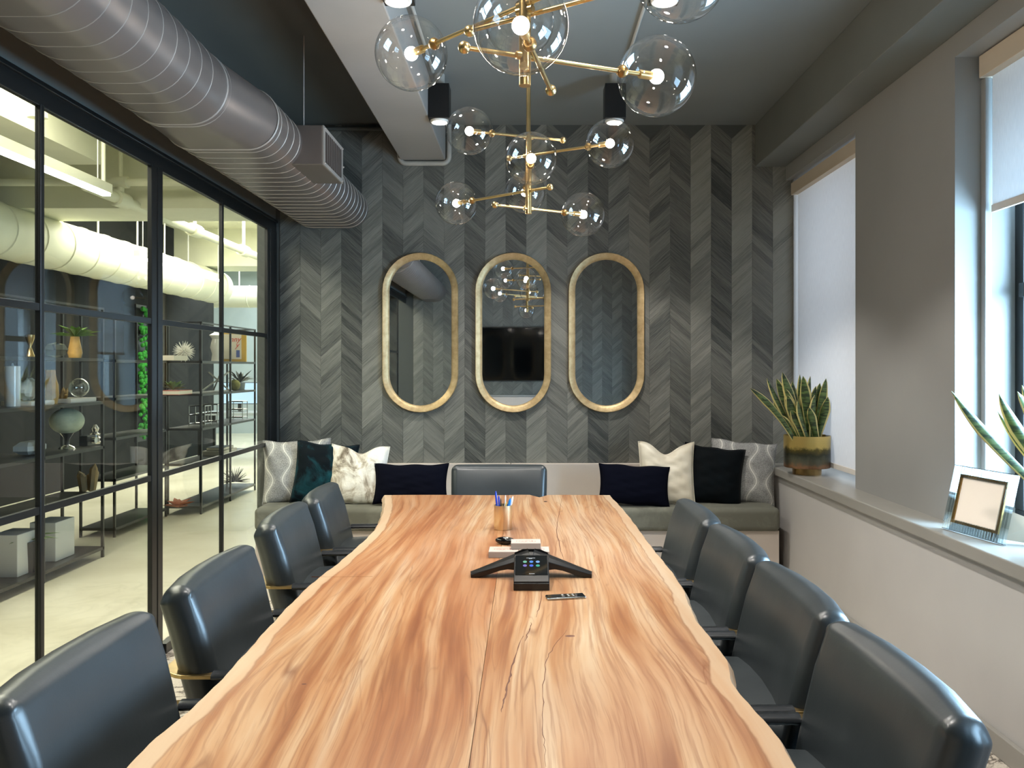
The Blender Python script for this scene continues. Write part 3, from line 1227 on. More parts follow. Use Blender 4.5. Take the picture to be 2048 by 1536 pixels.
def interp(cv, y):
    c_ = sorted(cv, key=lambda p: p[1])
    if y <= c_[0][1]:
        return c_[0][0]
    for a, b in zip(c_, c_[1:]):
        if a[1] <= y <= b[1]:
            f = (y - a[1]) / max(1e-6, b[1] - a[1])
            return a[0] + (b[0] - a[0]) * f
    return c_[-1][0]


def far_edge(x):
    """far end of the slab: nearly straight with a notch"""
    base = y_far
    base += .02 * sin(9 * x) * .3
    base -= .085 * math.exp(-((x - .06) / .028) ** 2)
    base += .012 * math.exp(-((x + .02) / .07) ** 2)
    return base


table = thing('conference_table', 'long live edge maple slab table down the middle of the room', 'table', (-.1, 2.4, 0))
SEAM = -.098


def slab(name, side, m):
    NY, NX = 150, 16
    th = .058
    vs, fs, rim = [], [], []
    y0, y1 = .45, y_far

    def gridpt(i, j, layer):
        s_ = i / NX
        yy = y0 + (y1 - y0) * j / NY
        wob = .0012 * sin(yy * 31) + .0008 * sin(yy * 77 + 1)
        cv = Lc if side < 0 else Rc
        xe = sum(interp(cv, yy + q * .022) * w_ for q, w_ in ((-2, .1), (-1, .22), (0, .36), (1, .22), (2, .1))) + side * wob
        xs = SEAM + side * .0006
        s2 = 1 - (1 - s_) ** 1.7
        x = xs + (xe - xs) * s2
        yfac = (yy - y0) / (y1 - y0)
        ye = far_edge(x)
        yy2 = y0 + (ye - y0) * yfac
        return x, yy2, xe
    top, bot = {}, {}
    for j in range(NY + 1):
        for i in range(NX + 1):
            x, yy, xe = gridpt(i, j, 0)
            d = abs(xe - x)
            dz = 0
            if i == NX:
                dz = -.006
            vs.append((x, yy, ZT + dz))
            rim.append(min(d, 1))
            top[i, j] = len(vs) - 1
    for j in range(NY + 1):
        for i in range(NX + 1):
            x, yy, xe = gridpt(i, j, 1)
            if i == NX:
                x -= side * .012
            vs.append((x, yy, ZT - th))
            rim.append(.0)
            bot[i, j] = len(vs) - 1
    mid = {}
    for j in range(NY + 1):
        x, yy, xe = gridpt(NX, j, 0)
        vs.append((x + side * .009, yy, ZT - .022))
        rim.append(0)
        mid[j] = len(vs) - 1

    def q(a, b, c_, d):
        fs.append((a, b, c_, d) if side > 0 else (d, c_, b, a))
    for j in range(NY):
        for i in range(NX):
            q(top[i, j], top[i + 1, j], top[i + 1, j + 1], top[i, j + 1])
            q(bot[i, j + 1], bot[i + 1, j + 1], bot[i + 1, j], bot[i, j])
        q(top[NX, j], mid[j], mid[j + 1], top[NX, j + 1])
        q(mid[j], bot[NX, j], bot[NX, j + 1], mid[j + 1])
        q(top[0, j + 1], bot[0, j + 1], bot[0, j], top[0, j])
    for i in range(NX):
        q(top[i, NY], top[i + 1, NY], bot[i + 1, NY], bot[i, NY])
        q(bot[i, 0], bot[i + 1, 0], top[i + 1, 0], top[i, 0])
    mb = MB().add(vs, fs)
    o = mb.build(name, m, table, smooth=True, sharp=35, world=True)
    a = o.data.attributes.new('rim', 'FLOAT', 'POINT')
    a.data.foreach_set('value', rim)
    return o


slab('slab', -1, M['wood_left'])
slab('slab', 1, M['wood_right'])
M['crack'] = mat('dark crack filler', srgb(92, 50, 28), .6)


def crack(pts, wd=.0016):
    ps = []
    for (x, y) in pts:
        a, b = on_table(x, y)
        ps.append((a, b))
    # refine with jitter
    out = []
    for (a, b) in zip(ps, ps[1:]):
        for k in range(5):
            f = k / 5
            out.append((a[0] + (b[0] - a[0]) * f + random.uniform(-.0022, .0022), a[1] + (b[1] - a[1]) * f))
    out.append(ps[-1])
    mb = MB()
    vs, fs = [], []
    n = len(out)
    for i, (x, y) in enumerate(out):
        w_ = wd * (sin(pi * (i + .3) / n) * .8 + .2) * random.uniform(.5, 1.2)
        vs += [(x - w_, y, ZT + .0004), (x + w_, y, ZT + .0004), (x + w_, y, ZT - .002), (x - w_, y, ZT - .002)]
    for i in range(n - 1):
        a = i * 4
        for k in range(4):
            fs.append((a + k, a + 4 + k, a + 4 + (k + 1) % 4, a + (k + 1) % 4))
    mb.add(vs, fs).build('crack', M['crack'], table, world=True)


crack([(1125, 992), (1118, 1030), (1112, 1060), (1121, 1098), (1128, 1120)], .0015)
crack([(1085, 1180), (1078, 1215), (1072, 1235)], .0012)
crack([(1063, 1245), (1058, 1262), (1050, 1282)], .0016)
crack([(1045, 1272), (1030, 1312), (1022, 1345), (1015, 1375), (1008, 1400), (1003, 1425)], .0022)
crack([(1135, 1260), (1110, 1290), (1092, 1320), (1086, 1370), (1085, 1430), (1088, 1480), (1092, 1534)], .0009)
(lambda *q: None)([(1398, 1250), (1420, 1284), (1446, 1330), (1455, 1362), (1470, 1390), (1492, 1420), (1500, 1450), (1530, 1490), (1568, 1534)], .0011)
crack([(624, 1153), (660, 1154), (700, 1153.5), (745, 1153)], .0008)
M['knot'] = mat('dark knot', srgb(60, 34, 22), .6)
kx, ky = on_table(1091, 1003)
MB().ball((kx, ky, ZT - .002), .012, 12, 6, (1, 1.6, .3)).build('knot', M['knot'], table, world=True, smooth=True)
for a_, b_, q_ in ((1140, 1272, .012), (608, 1368, .008), (866, 1372, .007)):
    kx, ky = on_table(a_, b_)
    MB().ball((kx, ky, ZT - .0015), q_, 12, 6, (1.3, .8, .22)).build('knot', M['crack'], table, world=True, smooth=True)
for yy in (1.2, 3.5):
    MB().box(-.42, .22, yy - .03, yy + .03, 0, .04).build('foot', M['black_steel'], table, world=True, bevel=.004)
    MB().box(-.16, -.04, yy - .03, yy + .03, .04, .66).build('leg', M['black_steel'], table, world=True, bevel=.004)
    MB().box(-.42, .22, yy - .03, yy + .03, .66, ZT - .06).build('support_beam', M['black_steel'], table, world=True, bevel=.004)

# ------------------------------------------------------------------ chairs (local: seat faces +X)


def make_chair():
    t = thing('conference_chair', '', 'chair', (0, 0, 0), 0, 'slate leather conference chairs')

    def shape_back(u, p):
        # p.x thickness, p.y width, p.z height (0 = centre)
        z = (p.z / .36) + .5
        puff = .020 * (1 - u.y ** 4) * (1 - u.z ** 4)
        x = p.x + (puff if p.x > 0 else -puff * .5)
        # gentle wrap of the sides towards the sitter
        x += .035 * abs(u.y) ** 2.5
        wd = 1 - .05 * (1 - z) - .03 * max(0, z - .6)
        y = p.y * wd
        zz = p.z + .008 * (1 - u.y ** 2) * (1 if u.z > 0 else 0)
        # crease dimple at top corners of the front edge
        d = math.exp(-(((abs(u.y) - .93) / .10) ** 2 + ((u.z - .80) / .09) ** 2))
        x -= .006 * d
        return Vector((x, y, zz))
    mb = MB().rbox((0, 0, 0), (.088, .565, .37), .040, 5, fn=shape_back)
    Mx = Matrix.Translation((-.245, 0, .665)) @ Matrix.Rotation(radians(-14), 4, 'Y')
    mb.xform(Mx)
    b = mb.build('backrest', M['leather'], t, smooth=True, sharp=180)
    # seam piping on the backrest
    for sy in (-1, 1):
        pts = []
        for k in range(7):
            z = .12 + .045 * k / 6
            pts.append(Mx @ Vector((.048 - .006 * k / 6, sy * (.232 + .012 * k / 6), z)))
        MB().tube(pts, .0022, 6).build('seam', M['leather'], b, smooth=True)

    def shape_seat(u, p):
        z = p.z + (.022 * (1 - u.x ** 2 * .6) * (1 - u.y ** 2) if u.z > .3 else 0)
        return Vector((p.x, p.y * (1 - .04 * (u.x < -.5)), z))
    MB().rbox((.02, 0, .515), (.52, .505, .14), .055, 4, fn=shape_seat).build('seat', M['leather'], t, smooth=True, sharp=180)
    MB().rbox((0, 0, .42), (.40, .42, .06), .02, 2).build('seat_pan', M['black_plastic'], t, smooth=True, sharp=50)
    # brass band that runs from arm to arm behind the backrest
    ctr = [(.125, -.268), (-.215, -.268)]
    for k in range(1, 7):
        q = radians(270 - 90 * k / 6)
        ctr.append((-.215 + .07 * cos(q), -.198 + .07 * sin(q)))
    ctr += [(x, -y) for x, y in reversed(ctr)]
    n = len(ctr)
    vs = []
    for i, (x, y) in enumerate(ctr):
        a, b = Vector(ctr[max(i - 1, 0)]), Vector(ctr[min(i + 1, n - 1)])
        d = (b - a).normalized()
        nx, ny = -d.y * .017, d.x * .017
        for (sx, z) in ((1, .624), (-1, .624), (-1, .634), (1, .634)):
            vs.append((x + nx * sx, y + ny * sx, z))
    fs = [(i * 4 + k, i * 4 + (k + 1) % 4, i * 4 + 4 + (k + 1) % 4, i * 4 + 4 + k) for i in range(n - 1) for k in range(4)]
    fs += [(3, 2, 1, 0), tuple(n * 4 - 4 + k for k in range(4))]
    band = MB().add(vs, fs).build('arm_band', M['brass'], t, bevel=.0015)
    for sy in (-1, 1):
        y = sy * .268
        w_ = MB()
        n = 26
        pts = [(-.16 + .29 * k / n, y, .629) for k in range(n + 1)]
        rs = [.0215 + (.0014 if k % 2 else 0) for k in range(n + 1)]
        w_.tube(pts, rs, 10)
        w_.v = [(x, yy, .629 + (z - .629) * .55) for x, yy, z in w_.v]
        w_.build('armrest', M['wrap'], t, smooth=True, sharp=60)
        MB().box(.09, .115, y - .008, y + .008, .44, .626).build('arm_post', M['brass'], t, bevel=.002)
        MB().box(-.01, .115, min(y, sy * .2), max(y, sy * .2), .435, .447).build('arm_bracket', M['brass'], t, bevel=.002)
        for sx in (-1, 1):
            lx = sx * .2
            MB().tube([(lx, sy * .19, .415), (lx + sx * .03, sy * .215, .0)], [.014, .010], 12).build('leg', M['black_steel'], t, smooth=True)
    return t


M['wrap'] = mat('black leather wrap', srgb(26, 30, 34), .3, var=.1, scale=60)
ch0 = make_chair()
chairs = [
    # x of origin, y, rz deg, label
    (-.650, 1.66, 0, 'leather chair on the glass side nearest the camera, cut by the left edge'),
    (-.650, 2.385, 1, 'leather chair on the glass side, second from the camera, brass seat pan showing'),
    (-.700, 3.25, 3, 'leather chair on the glass side, third from the camera'),
    (-.700, 3.85, 4, 'leather chair on the glass side, farthest one beside the bench'),
    (.45, 1.585, 180, 'leather chair on the window side nearest the camera, in the bottom right corner'),
    (.450, 2.162, 180, 'leather chair on the window side, second from the camera'),
    (.440, 2.74, 180, 'leather chair on the window side, third from the camera'),
    (.425, 3.317, 180, 'leather chair on the window side, farthest one near the bench'),
    (-.165, 4.56, -90, 'leather chair alone at the far head of the table under the mirrors'),
]
for i, (x, y, rz, lb) in enumerate(chairs):
    o = ch0 if i == 0 else copy_tree(ch0)
    o.location = (x, y, 0)
    o.rotation_euler = (0, 0, radians(rz))
    o['label'] = lb

# ------------------------------------------------------------------ things on the table
cx, cy = on_table(1006, 1058)
cup = thing('pen_cup', 'brushed gold cylindrical pen cup on the table', 'cup', (cx, cy, ZT))
MB().lathe([(.036, .0), (.0375, .002), (.0375, .100), (.0345, .100), (.0345, .004)], n=40).build('cup_body', M['brushed_gold'], cup, smooth=True, sharp=40)


def pen(label, m, dx, dy, lean_x, lean_y, ln, r, tip=None, cat='pen', name='pen'):
    t = thing(name, label, cat, (cx + dx, cy + dy, ZT + .006))
    top = Vector((lean_x, lean_y, ln))
    p0 = Vector((0, 0, 0))
    MB().tube([p0, p0 + top * .04, top * .96, top], [r * .3, r, r, r * .7], 10).build('barrel', m, t, smooth=True)
    MB().tube([top * .965, top * 1.04], [r * .7, r * .45], 10).build('cap', tip or m, t, smooth=True)
    return t


pen('royal blue ballpoint standing at the left of the gold cup', M['blue_pen'], -.018, .0, -.012, 0, .145, .0045)
pen('second royal blue pen just right of the tallest one in the cup', M['blue_pen'], -.012, .010, -.006, .004, .125, .004)
pen('thin black pen in the middle of the cup', M['black_plastic'], -.006, -.006, -.003, 0, .118, .0025)
pen('clear whitish pen in the middle of the cup', M['white_gloss'], .004, .008, .006, 0, .128, .0032)
pen('bright blue marker leaning right in the cup', M['sky_pen'], .006, -.006, .024, 0, .118, .0055)
pen('white pen leaning far right in the cup', M['white_gloss'], .012, .006, .028, .004, .124, .0042)
pen('short yellow pencil leaning right in the cup', M['yellow'], .0, -.012, .014, -.002, .105, .003, cat='pencil', name='pencil')

# three small card boxes stacked behind the phone
def card_box(label, x, y, z, w_, d_, h_):
    t = thing('card_box', label, 'box', (x, y, z), 0, 'small printed card boxes behind the phone')
    MB().box(-w_ / 2, w_ / 2, -d_ / 2, d_ / 2, 0, h_ - .001).build('box_body', M['box_card'], t, bevel=.001)
    MB().box(-w_ / 2 + .001, w_ / 2 - .001, -d_ / 2 + .001, d_ / 2 - .001, h_ - .001, h_).build('printed_top', M['card'], t)
    return t


ax, ay = on_table(1007, 1117)
card_box('small pale printed card box on the table, left of the pair', ax, ay + .05, ZT, .106, .085, .022)
card_box('small pale printed card box on the table, right of the pair', ax + .108, ay + .05, ZT, .106, .085, .022)
card_box('small pale printed card box lying on top of the other two', ax + .078, ay + .078, ZT + .0225, .106, .072, .022)
# black rounded gadget
gx, gy = on_table(1010, 1092)
gd = thing('presentation_clicker', 'small black rounded gadget with chrome buttons left of the card boxes', 'gadget', (gx, gy + .03, ZT), radians(-18))
MB().ball((0, 0, .014), .04, 20, 12, (1, .5, .36)).build('shell', M['black_gloss'], gd, smooth=True)
MB().ball((.008, -.004, .0265), .008, 12, 8, (1, 1, .3)).build('button', M['silver'], gd, smooth=True)
MB().ball((.024, .0, .0225), .005, 12, 8, (1, 1, .3)).build('button', M['silver'], gd, smooth=True)
# conference phone
phx = .012
ph = thing('conference_phone', 'black three armed conference phone with a lit touch screen', 'phone', (phx, 2.66, ZT))


def phone_arm(ang, ln, w0, w1, h0, h1):
    mb = MB()
    N = 8
    vs, fs = [], []
    for k in range(N + 1):
        f = k / N
        r = .01 + (ln - .01) * f
        w_ = w0 + (w1 - w0) * f
        hh = h0 + (h1 - h0) * f
        under = .030 * sin(pi * min(1, f * 1.05)) * (1 - f) * 1.6
        vs += [(r, -w_, max(.001, under)), (r, -w_, hh * .86), (r, -w_ * .5, hh), (r, w_ * .5, hh), (r, w_, hh * .86), (r, w_, max(.001, under))]
    for k in range(N):
        a = k * 6
        for i in range(6):
            j = (i + 1) % 6
            fs.append((a + i, a + j, a + 6 + j, a + 6 + i))
    fs.append(tuple(range(6)))
    fs.append(tuple(reversed(range(N * 6, N * 6 + 6))))
    mb.add(vs, fs)
    mb.xform(Matrix.Rotation(radians(ang), 4, 'Z'))
    bm = bmesh.new()
    return mb


for ang in (-6, 186, 90):
    a = phone_arm(ang, .195 if ang != 90 else .17, .052, .020, .079, .013)
    a.build('speaker_arm', M['speaker_mesh'] if 'speaker_mesh' in M else M['black_plastic'], ph, bevel=.002)
MB().lathe([(.045, .002), (.045, .05), (.02, .070), (.004, .074)], n=6).build('hub', M['black_plastic'], ph, bevel=.003)
# tilted screen tongue: from (y=-.03, z=.068) to (y=-.20, z=.018)
p_top = Vector((0, -.040, .074))
p_bot = Vector((0, -.185, .026))
dirv = (p_bot - p_top).normalized()
nrm = Vector((0, 1, 0)).cross(Vector((1, 0, 0))).normalized()
nrm = Vector((0, dirv.z, -dirv.y)).normalized()
hw = .054


def slabpts(a, b, w_, up0, up1):
    vs = []
    for u in (up0, up1):
        for p in (a, b):
            for s_ in (-1, 1):
                vs.append(p + Vector((s_ * w_, 0, 0)) + nrm * u)
    return MB().add(vs, [(0, 1, 3, 2), (4, 6, 7, 5), (0, 4, 5, 1), (2, 3, 7, 6), (0, 2, 6, 4), (1, 5, 7, 3)])


if nrm.z < 0:
    nrm = -nrm
slabpts(p_top, p_bot, hw, -.012, 0).build('screen_body', M['black_plastic'], ph, bevel=.003)
MB().box(-hw, hw, -.192, -.172, 0, .022).build('screen_foot', M['black_plastic'], ph, bevel=.002)
scr = slabpts(p_top + dirv * .006, p_top + dirv * .118, hw - .004, 0, .0012).build('touch_screen', M['black_gloss'], ph)
icon_cols = [((.25, .65, .45, 1), 'green'), ((.15, .4, 1, 1), 'blue'), ((.3, .55, 1, 1), 'sky'), ((.3, .25, .7, 1), 'violet'), ((.12, .22, .95, 1), 'deep'), ((.1, .55, .4, 1), 'teal')]
for k, (cc_, nm) in enumerate(icon_cols):
    m_ = emis('icon ' + nm, cc_, .8)
    p = p_top + dirv * (.045 + .022 * (k // 3)) + Vector((-.020 + .020 * (k % 3), 0, 0)) + nrm * .0016
    mb = MB().lathe([(.0062, 0), (.0062, .0004)], n=14)
    R = nrm.to_track_quat('Z', 'Y').to_matrix().to_4x4()
    mb.xform(Matrix.Translation(p) @ R)
    mb.build('icon', m_, scr)
m_ = emis('screen text', (.8, .85, .9, 1), .9)
for (off, x0, x1) in ((.022, -.014, .014), (.026, -.006, .006), (.112, -.006, .014)):
    p = p_top + dirv * off + nrm * .0016
    a = slabpts(p, p + dirv * .0022, .001, 0, .0003)
    xs_ = []
    nseg = int((x1 - x0) / .0035)
    tb = MB()
    for k in range(nseg):
        xk = x0 + .0035 * k
        b = slabpts(p + Vector((xk, 0, 0)), p + dirv * .0022 + Vector((xk, 0, 0)), .0012, 0, .0003)
        tb.add(b.v, b.f)
    tb.build('status_text', m_, scr)['kind'] = 'stuff'
# remote
rx_, ry_ = on_table(1131, 1196)
rm = thing('remote_control', 'slim silver edged remote control on the table in front of the phone', 'remote', (rx_, ry_, ZT), radians(11))
MB().rbox((0, 0, .0035), (.115, .037, .007), .0034, 2).build('remote_shell', M['silver'], rm, smooth=True)
MB().box(-.055, .055, -.0165, .0165, .0066, .0078).build('remote_face', M['black_gloss'], rm, bevel=.0008)
for (bx2, by2, r2) in ((-.008, -.007, .005), (-.008, .006, .0035), (.008, -.006, .0032), (.008, .006, .0032), (.022, -.006, .0032), (.022, .006, .0032)):
    MB().lathe([(r2, .0078), (r2 * .8, .0088)], (bx2, by2, 0), 14).build('button', M['silver'] if r2 > .004 else M['conduit'], rm, smooth=True)

# ------------------------------------------------------------------ potted snake plants


def leaf(parent, base, tip, width, bend, name='leaf', twist=None):
    base, tip = Vector(base), Vector(tip)
    N = 16
    d = tip - base
    side = twist if twist is not None else Vector((random.uniform(-1, 1), random.uniform(-1, 1), 0))
    side = Vector(side)
    side = (side - d.normalized() * side.dot(d.normalized())).normalized()
    fwd = d.normalized().cross(side)
    vs, fs, ed = [], [], []
    mid = (base + tip) / 2 + Vector(bend)
    cols = [-1, -.72, -.4, 0, .4, .72, 1]
    for i in range(N + 1):
        f = i / N
        p = base * (1 - f) ** 2 + mid * 2 * f * (1 - f) + tip * f * f
        w_ = width / 2 * (.62 + .7 * f) * min(1, ((1 - f) / .30)) ** .7 if f > .0 else width / 2 * .62
        w_ = max(w_, .0006)
        for c_ in cols:
            vs.append(p + side * w_ * c_ + fwd * (w_ * .45 * (c_ * c_) - .0))
            ed.append(abs(c_))
    n = len(cols)
    for i in range(N):
        for k in range(n - 1):
            fs.append((i * n + k, i * n + k + 1, (i + 1) * n + k + 1, (i + 1) * n + k))
    mb = MB().add(vs, fs)
    o = mb.build(name, M['leaf'], parent, smooth=True, sharp=180, world=True)
    a = o.data.attributes.new('edge', 'FLOAT', 'POINT')
    a.data.foreach_set('value', ed)
    so = o.modifiers.new('thick', 'SOLIDIFY')
    so.thickness = .0022
    return o


def pot(parent, r=.145, hh=.205):
    MB().lathe([(r * .62, 0), (r * .62, .042), (r * .6, .045)], n=48).build('pot_foot', M['brass_dark'], parent, smooth=True)
    MB().lathe([(r * .6, .045), (r * .985, .046), (r, .052), (r, .045 + hh), (r - .007, .045 + hh), (r - .008, .045 + hh - .03)], n=64, cap=False).build('pot_body', M['patina'], parent, smooth=True)
    MB().lathe([(r - .008, .2), (.001, .205)], n=48, cap=False).build('soil', M['knot'], parent, smooth=True)


pc = Vector((1.802, 5.32, ZS))
pl = thing('potted_snake_plant', 'snake plant in a brass and dark patina pot before the closed blind', 'plant', pc)
pot(pl)
tips = [(1500, 776, -.09, -.10), (1534, 756, -.05, 0), (1553, 757, -.05, .03), (1565, 744, -.02, -.02), (1600, 749, 0, .06), (1606, 752, .0, -.06), (1621, 752, .02, 0),
        (1640, 766, .03, .05), (1652, 757, .04, 0), (1664, 750, .06, .02), (1656, 794, .05, -.06), (1590, 775, -.02, .06), (1575, 790, -.03, -.07), (1630, 790, .02, -.07), (1610, 800, 0, .07), (1548, 800, -.07, 0), (1585, 762, -.03, .02), (1645, 800, .05, .02), (1612, 762, -.01, .02), (1596, 800, -.01, -.09), (1572, 778, -.05, -.02), (1582, 820, -.05, -.08), (1632, 772, .04, .04), (1618, 815, .03, -.09), (1560, 830, -.08, -.04)]
for i, (tx_, ty_, ox, oy) in enumerate(tips):
    tp = px(tx_, ty_, 5.32 + oy * 1.2)
    base = Vector((pc.x + ox * .85 + random.uniform(-.02, .02), pc.y + oy * .8, ZS + .19))
    if i == 0:
        leaf(pl, base, tp, .046, (.03, 0, .06), twist=(.9, .2, 0))
    else:
        leaf(pl, base, tp, random.uniform(.052, .068), (random.uniform(-.02, .02), 0, .02), twist=(1, random.uniform(-.9, .9), 0))
pc2 = Vector((1.93, 2.86, ZS))
pl2 = thing('potted_snake_plant', 'snake plant behind the picture frame, its long leaves leaning in from the right edge', 'plant', pc2)
pot(pl2, .12, .19)
for (tx_, ty_, Yt, wd, be_) in ((1903, 782, 2.95, .042, (-.02, 0, -.02)), (1998, 787, 2.95, .055, (-.06, 0, .02)), (2035, 783, 2.80, .05, (0, 0, .05)), (1995, 822, 3.0, .03, (-.03, 0, .0)),
                                (2060, 700, 2.8, .05, (0, 0, .02)), (2100, 650, 2.75, .05, (0, 0, .02)), (2150, 720, 2.8, .05, (.02, 0, .02)), (2075, 740, 2.9, .05, (0, 0, 0)), (2044, 770, 2.98, .045, (0, 0, 0))):
    tp = px(tx_, ty_, Yt)
    base = Vector((pc2.x + random.uniform(-.05, .03), pc2.y + random.uniform(-.05, .05), ZS + .17))
    if tx_ == 1903:
        base = Vector((pc2.x - .07, pc2.y + .02, ZS + .2))
    leaf(pl2, base, tp, wd, be_, twist=(1, .3, .6))

# ------------------------------------------------------------------ picture frame on the ledge
BL, BR = Vector((1.77, 3.505, ZS + .003)), Vector((1.833, 3.16, ZS + .003))
TLv, TRv = Vector((1.832, 3.515, 1.002)), Vector((1.893, 3.17, 1.007))
pf = thing('picture_frame', 'picture frame of upright clear acrylic bars with a blank cream card on the ledge', 'picture frame', (1.80, 3.33, ZS))
eu = (BR - BL)
ev = (TLv - BL)
en = eu.cross(ev).normalized()
if en.x > 0:
    en = -en


def fpt(u, v, d=0):
    return BL + eu * u + ev * v + en * d


def fslab(u0, u1, v0, v1, d0, d1):
    vs = [fpt(u, v, d) for d in (d0, d1) for v in (v0, v1) for u in (u0, u1)]
    return MB().add(vs, [(0, 2, 3, 1), (4, 5, 7, 6), (0, 1, 5, 4), (2, 6, 7, 3), (0, 4, 6, 2), (1, 3, 7, 5)])


NR = 24
for k in range(NR):
    u0 = k / NR
    u1 = u0 + .8 / NR
    full = (u0 < .12 or u1 > .86)
    if full:
        fslab(u0, u1, 0, 1, 0, .012).build('acrylic_bar', M['acrylic'], pf, world=True)
    else:
        fslab(u0, u1, 0, .17, 0, .012).build('acrylic_bar', M['acrylic'], pf, world=True)
        fslab(u0, u1, .83, 1, 0, .012).build('acrylic_bar', M['acrylic'], pf, world=True)
for k in range(NR):
    u0 = (k + .8) / NR
    if .10 < u0 < .88:
        for (v0, v1) in ((0, .14), (.86, 1)):
            fslab(u0 + .05 / NR, u0 + .15 / NR, v0, v1, 0, .010).build('dark_fin', M['black_steel'], pf, world=True)
fslab(0, 1, -.004, .004, 0, .012).build('edge_wire', M['black_steel'], pf, world=True)
fslab(0, 1, .996, 1.004, 0, .012).build('edge_wire', M['black_steel'], pf, world=True)
fslab(.12, .88, .12, .16, .002, .010).build('inner_border', M['brass_dark'], pf, world=True)
fslab(.12, .88, .84, .88, .002, .010).build('inner_border', M['brass_dark'], pf, world=True)
fslab(.12, .16, .16, .84, .002, .010).build('inner_border', M['brass_dark'], pf, world=True)
fslab(.84, .88, .16, .84, .002, .010).build('inner_border', M['brass_dark'], pf, world=True)
fslab(.16, .84, .16, .84, .000, .005).build('blank_card', M['blank'], pf, world=True)
e0 = fpt(.62, .45, -.004)
mb = MB()
e1, e2 = fpt(.45, .05, -.002), fpt(.8, .45, -.002)
f1 = Vector((1.98, 3.14, ZS + .002))
mb.add([fpt(.8, .5, -.001), fpt(.8, .06, -.001), f1 + Vector((0, 0, 0)), f1 + Vector((-.03, 0, .09)),
        fpt(.84, .5, -.001), fpt(.84, .06, -.001), f1 + Vector((0.002, -.012, 0)), f1 + Vector((-.028, -.012, .09))],
       [(0, 1, 2, 3), (7, 6, 5, 4), (0, 4, 5, 1), (1, 5, 6, 2), (2, 6, 7, 3), (3, 7, 4, 0)])
mb.build('easel_leg', M['valance'], pf, world=True)

# ------------------------------------------------------------------ open plan office behind the glass
struct('wall_far', MB().box(-9, -1.9, 18, 18.15, 0, 3.6), M['office_pale'])
struct('wall_office', MB().box(-5.55, -5.4, 3.0, 14.2, 0, 3.55), M['office_dark'])
struct('wall_office_outer', MB().box(-9.1, -9, -1.5, 18, 0, 3.6), M['office_pale'])
struct('wall_office_near', MB().box(-9, -1.9, -1.6, -1.5, 0, 3.6), M['office_dark'])
struct('wall_office_right', MB().box(-1.95, -1.9, YB + .15, 18, 0, 3.6), M['office_pale'])
struct('trim_6', MB().box(-8.9, -1.96, 7.9, 8.6, 2.95, 3.55), M['office_white'])
struct('trim_7', MB().box(-8.9, -1.96, 12.6, 13.3, 2.98, 3.55), M['office_white'])
struct('trim_8', MB().box(-4.15, -3.55, 1.0, 6.9, 3.12, 3.55), M['office_white'])


def duct_tube(label, pts, r, m, ribs=0, name='duct'):
    t = thing(name, label, 'duct', pts[0])
    MB().tube(pts, r, 28).build('duct_pipe', m, t, world=True, smooth=True, sharp=50)
    a, b = Vector(pts[0]), Vector(pts[-1])
    for f_ in (.08, .2, .34, .47, .58, .69, .78, .87, .95):
        p = a + (b - a) * f_
        MB().tube([(p.x, p.y, p.z + r * .95), (p.x, p.y, 3.54)], .012, 8).build('hanger_rod', M['white'], t, world=True, smooth=True)
    for k in range(ribs):
        p = a + (b - a) * ((k + .5) / ribs)
        d = (b - a).normalized()
        MB().tube([p - d * .01, p, p + d * .01], [r * 1.0, r * 1.035, r * 1.0], 28).build('seam', m, t, world=True, smooth=True)
    return t


duct_tube('large white round duct running along the office beyond the glass', [(-5.0, 4.5, 2.72), (-5.0, 13.3, 2.72)], .26, M['office_white'], 18)
duct_tube('white round duct crossing the far end of the office', [(-6, 15.0, 2.72), (-2.2, 15.0, 2.72)], .2, M['office_white'], 6)


def led_bar(label, x, z, y0, y1):
    t = thing('linear_light', label, 'light', (x, y0, z), 0, 'linear office lights')
    MB().box(x - .035, x + .035, y0, y1, z, z + .07).build('light_housing', M['office_white'], t, world=True)
    MB().box(x - .032, x + .032, y0 + .02, y1 - .02, z - .022, z - .001).build('light_diffuser', M['led'], t, world=True)
    for yy in (y0 + .15, y1 - .15):
        MB().tube([(x, yy, z + .07), (x, yy, 3.54)], .004, 6).build('cable', M['white'], t, world=True)
    return t


led_bar('long glowing linear light beyond the glass, upper left', -3.24, 2.765, 2.0, 6.37)
led_bar('glowing linear light hanging in front of the white office duct', -4.5, 2.71, 9.5, 12.15)
led_bar('linear light whose end shows at the right jamb of the glass', -3.24, 2.745, 10.0, 12.4)


def pipe(label, pts, r):
    t = thing('sprinkler_pipe', label, 'pipe', pts[0])
    MB().tube(pts, r, 12).build('pipe_run', M['office_white'], t, world=True, smooth=True)
    return t


p1 = pipe('white sprinkler pipe crossing the office below its ceiling', [(-7.5, 7.6, 3.13), (-2.0, 7.6, 3.13)], .035)
for xx in (-3.75, -5.8):
    MB().tube([(xx - .07, 7.6, 3.13), (xx + .07, 7.6, 3.13)], .055, 12).build('pipe_tee', M['office_white'], p1, world=True, smooth=True)
    MB().tube([(xx, 7.6, 3.13), (xx, 7.6, 2.93)], .032, 12).build('pipe_drop', M['office_white'], p1, world=True, smooth=True)
p2 = pipe('white pipe running away along the office ceiling', [(-3.75, 7.0, 2.97), (-3.75, 14.5, 2.97)], .05)
for yy in (7.6, 9.3, 10.9):
    MB().tube([(-3.75, yy - .1, 2.97), (-3.75, yy + .1, 2.97)], .075, 12).build('pipe_coupling', M['office_white'], p2, world=True, smooth=True)
    MB().tube([(-3.75, yy, 2.97), (-3.75, yy, 3.5)], .02, 8).build('pipe_drop', M['office_white'], p2, world=True, smooth=True)
p3 = pipe('thin vertical white drop pipe near the glass', [(-3.3, 6.42, 3.5), (-3.3, 6.42, 2.86)], .016)
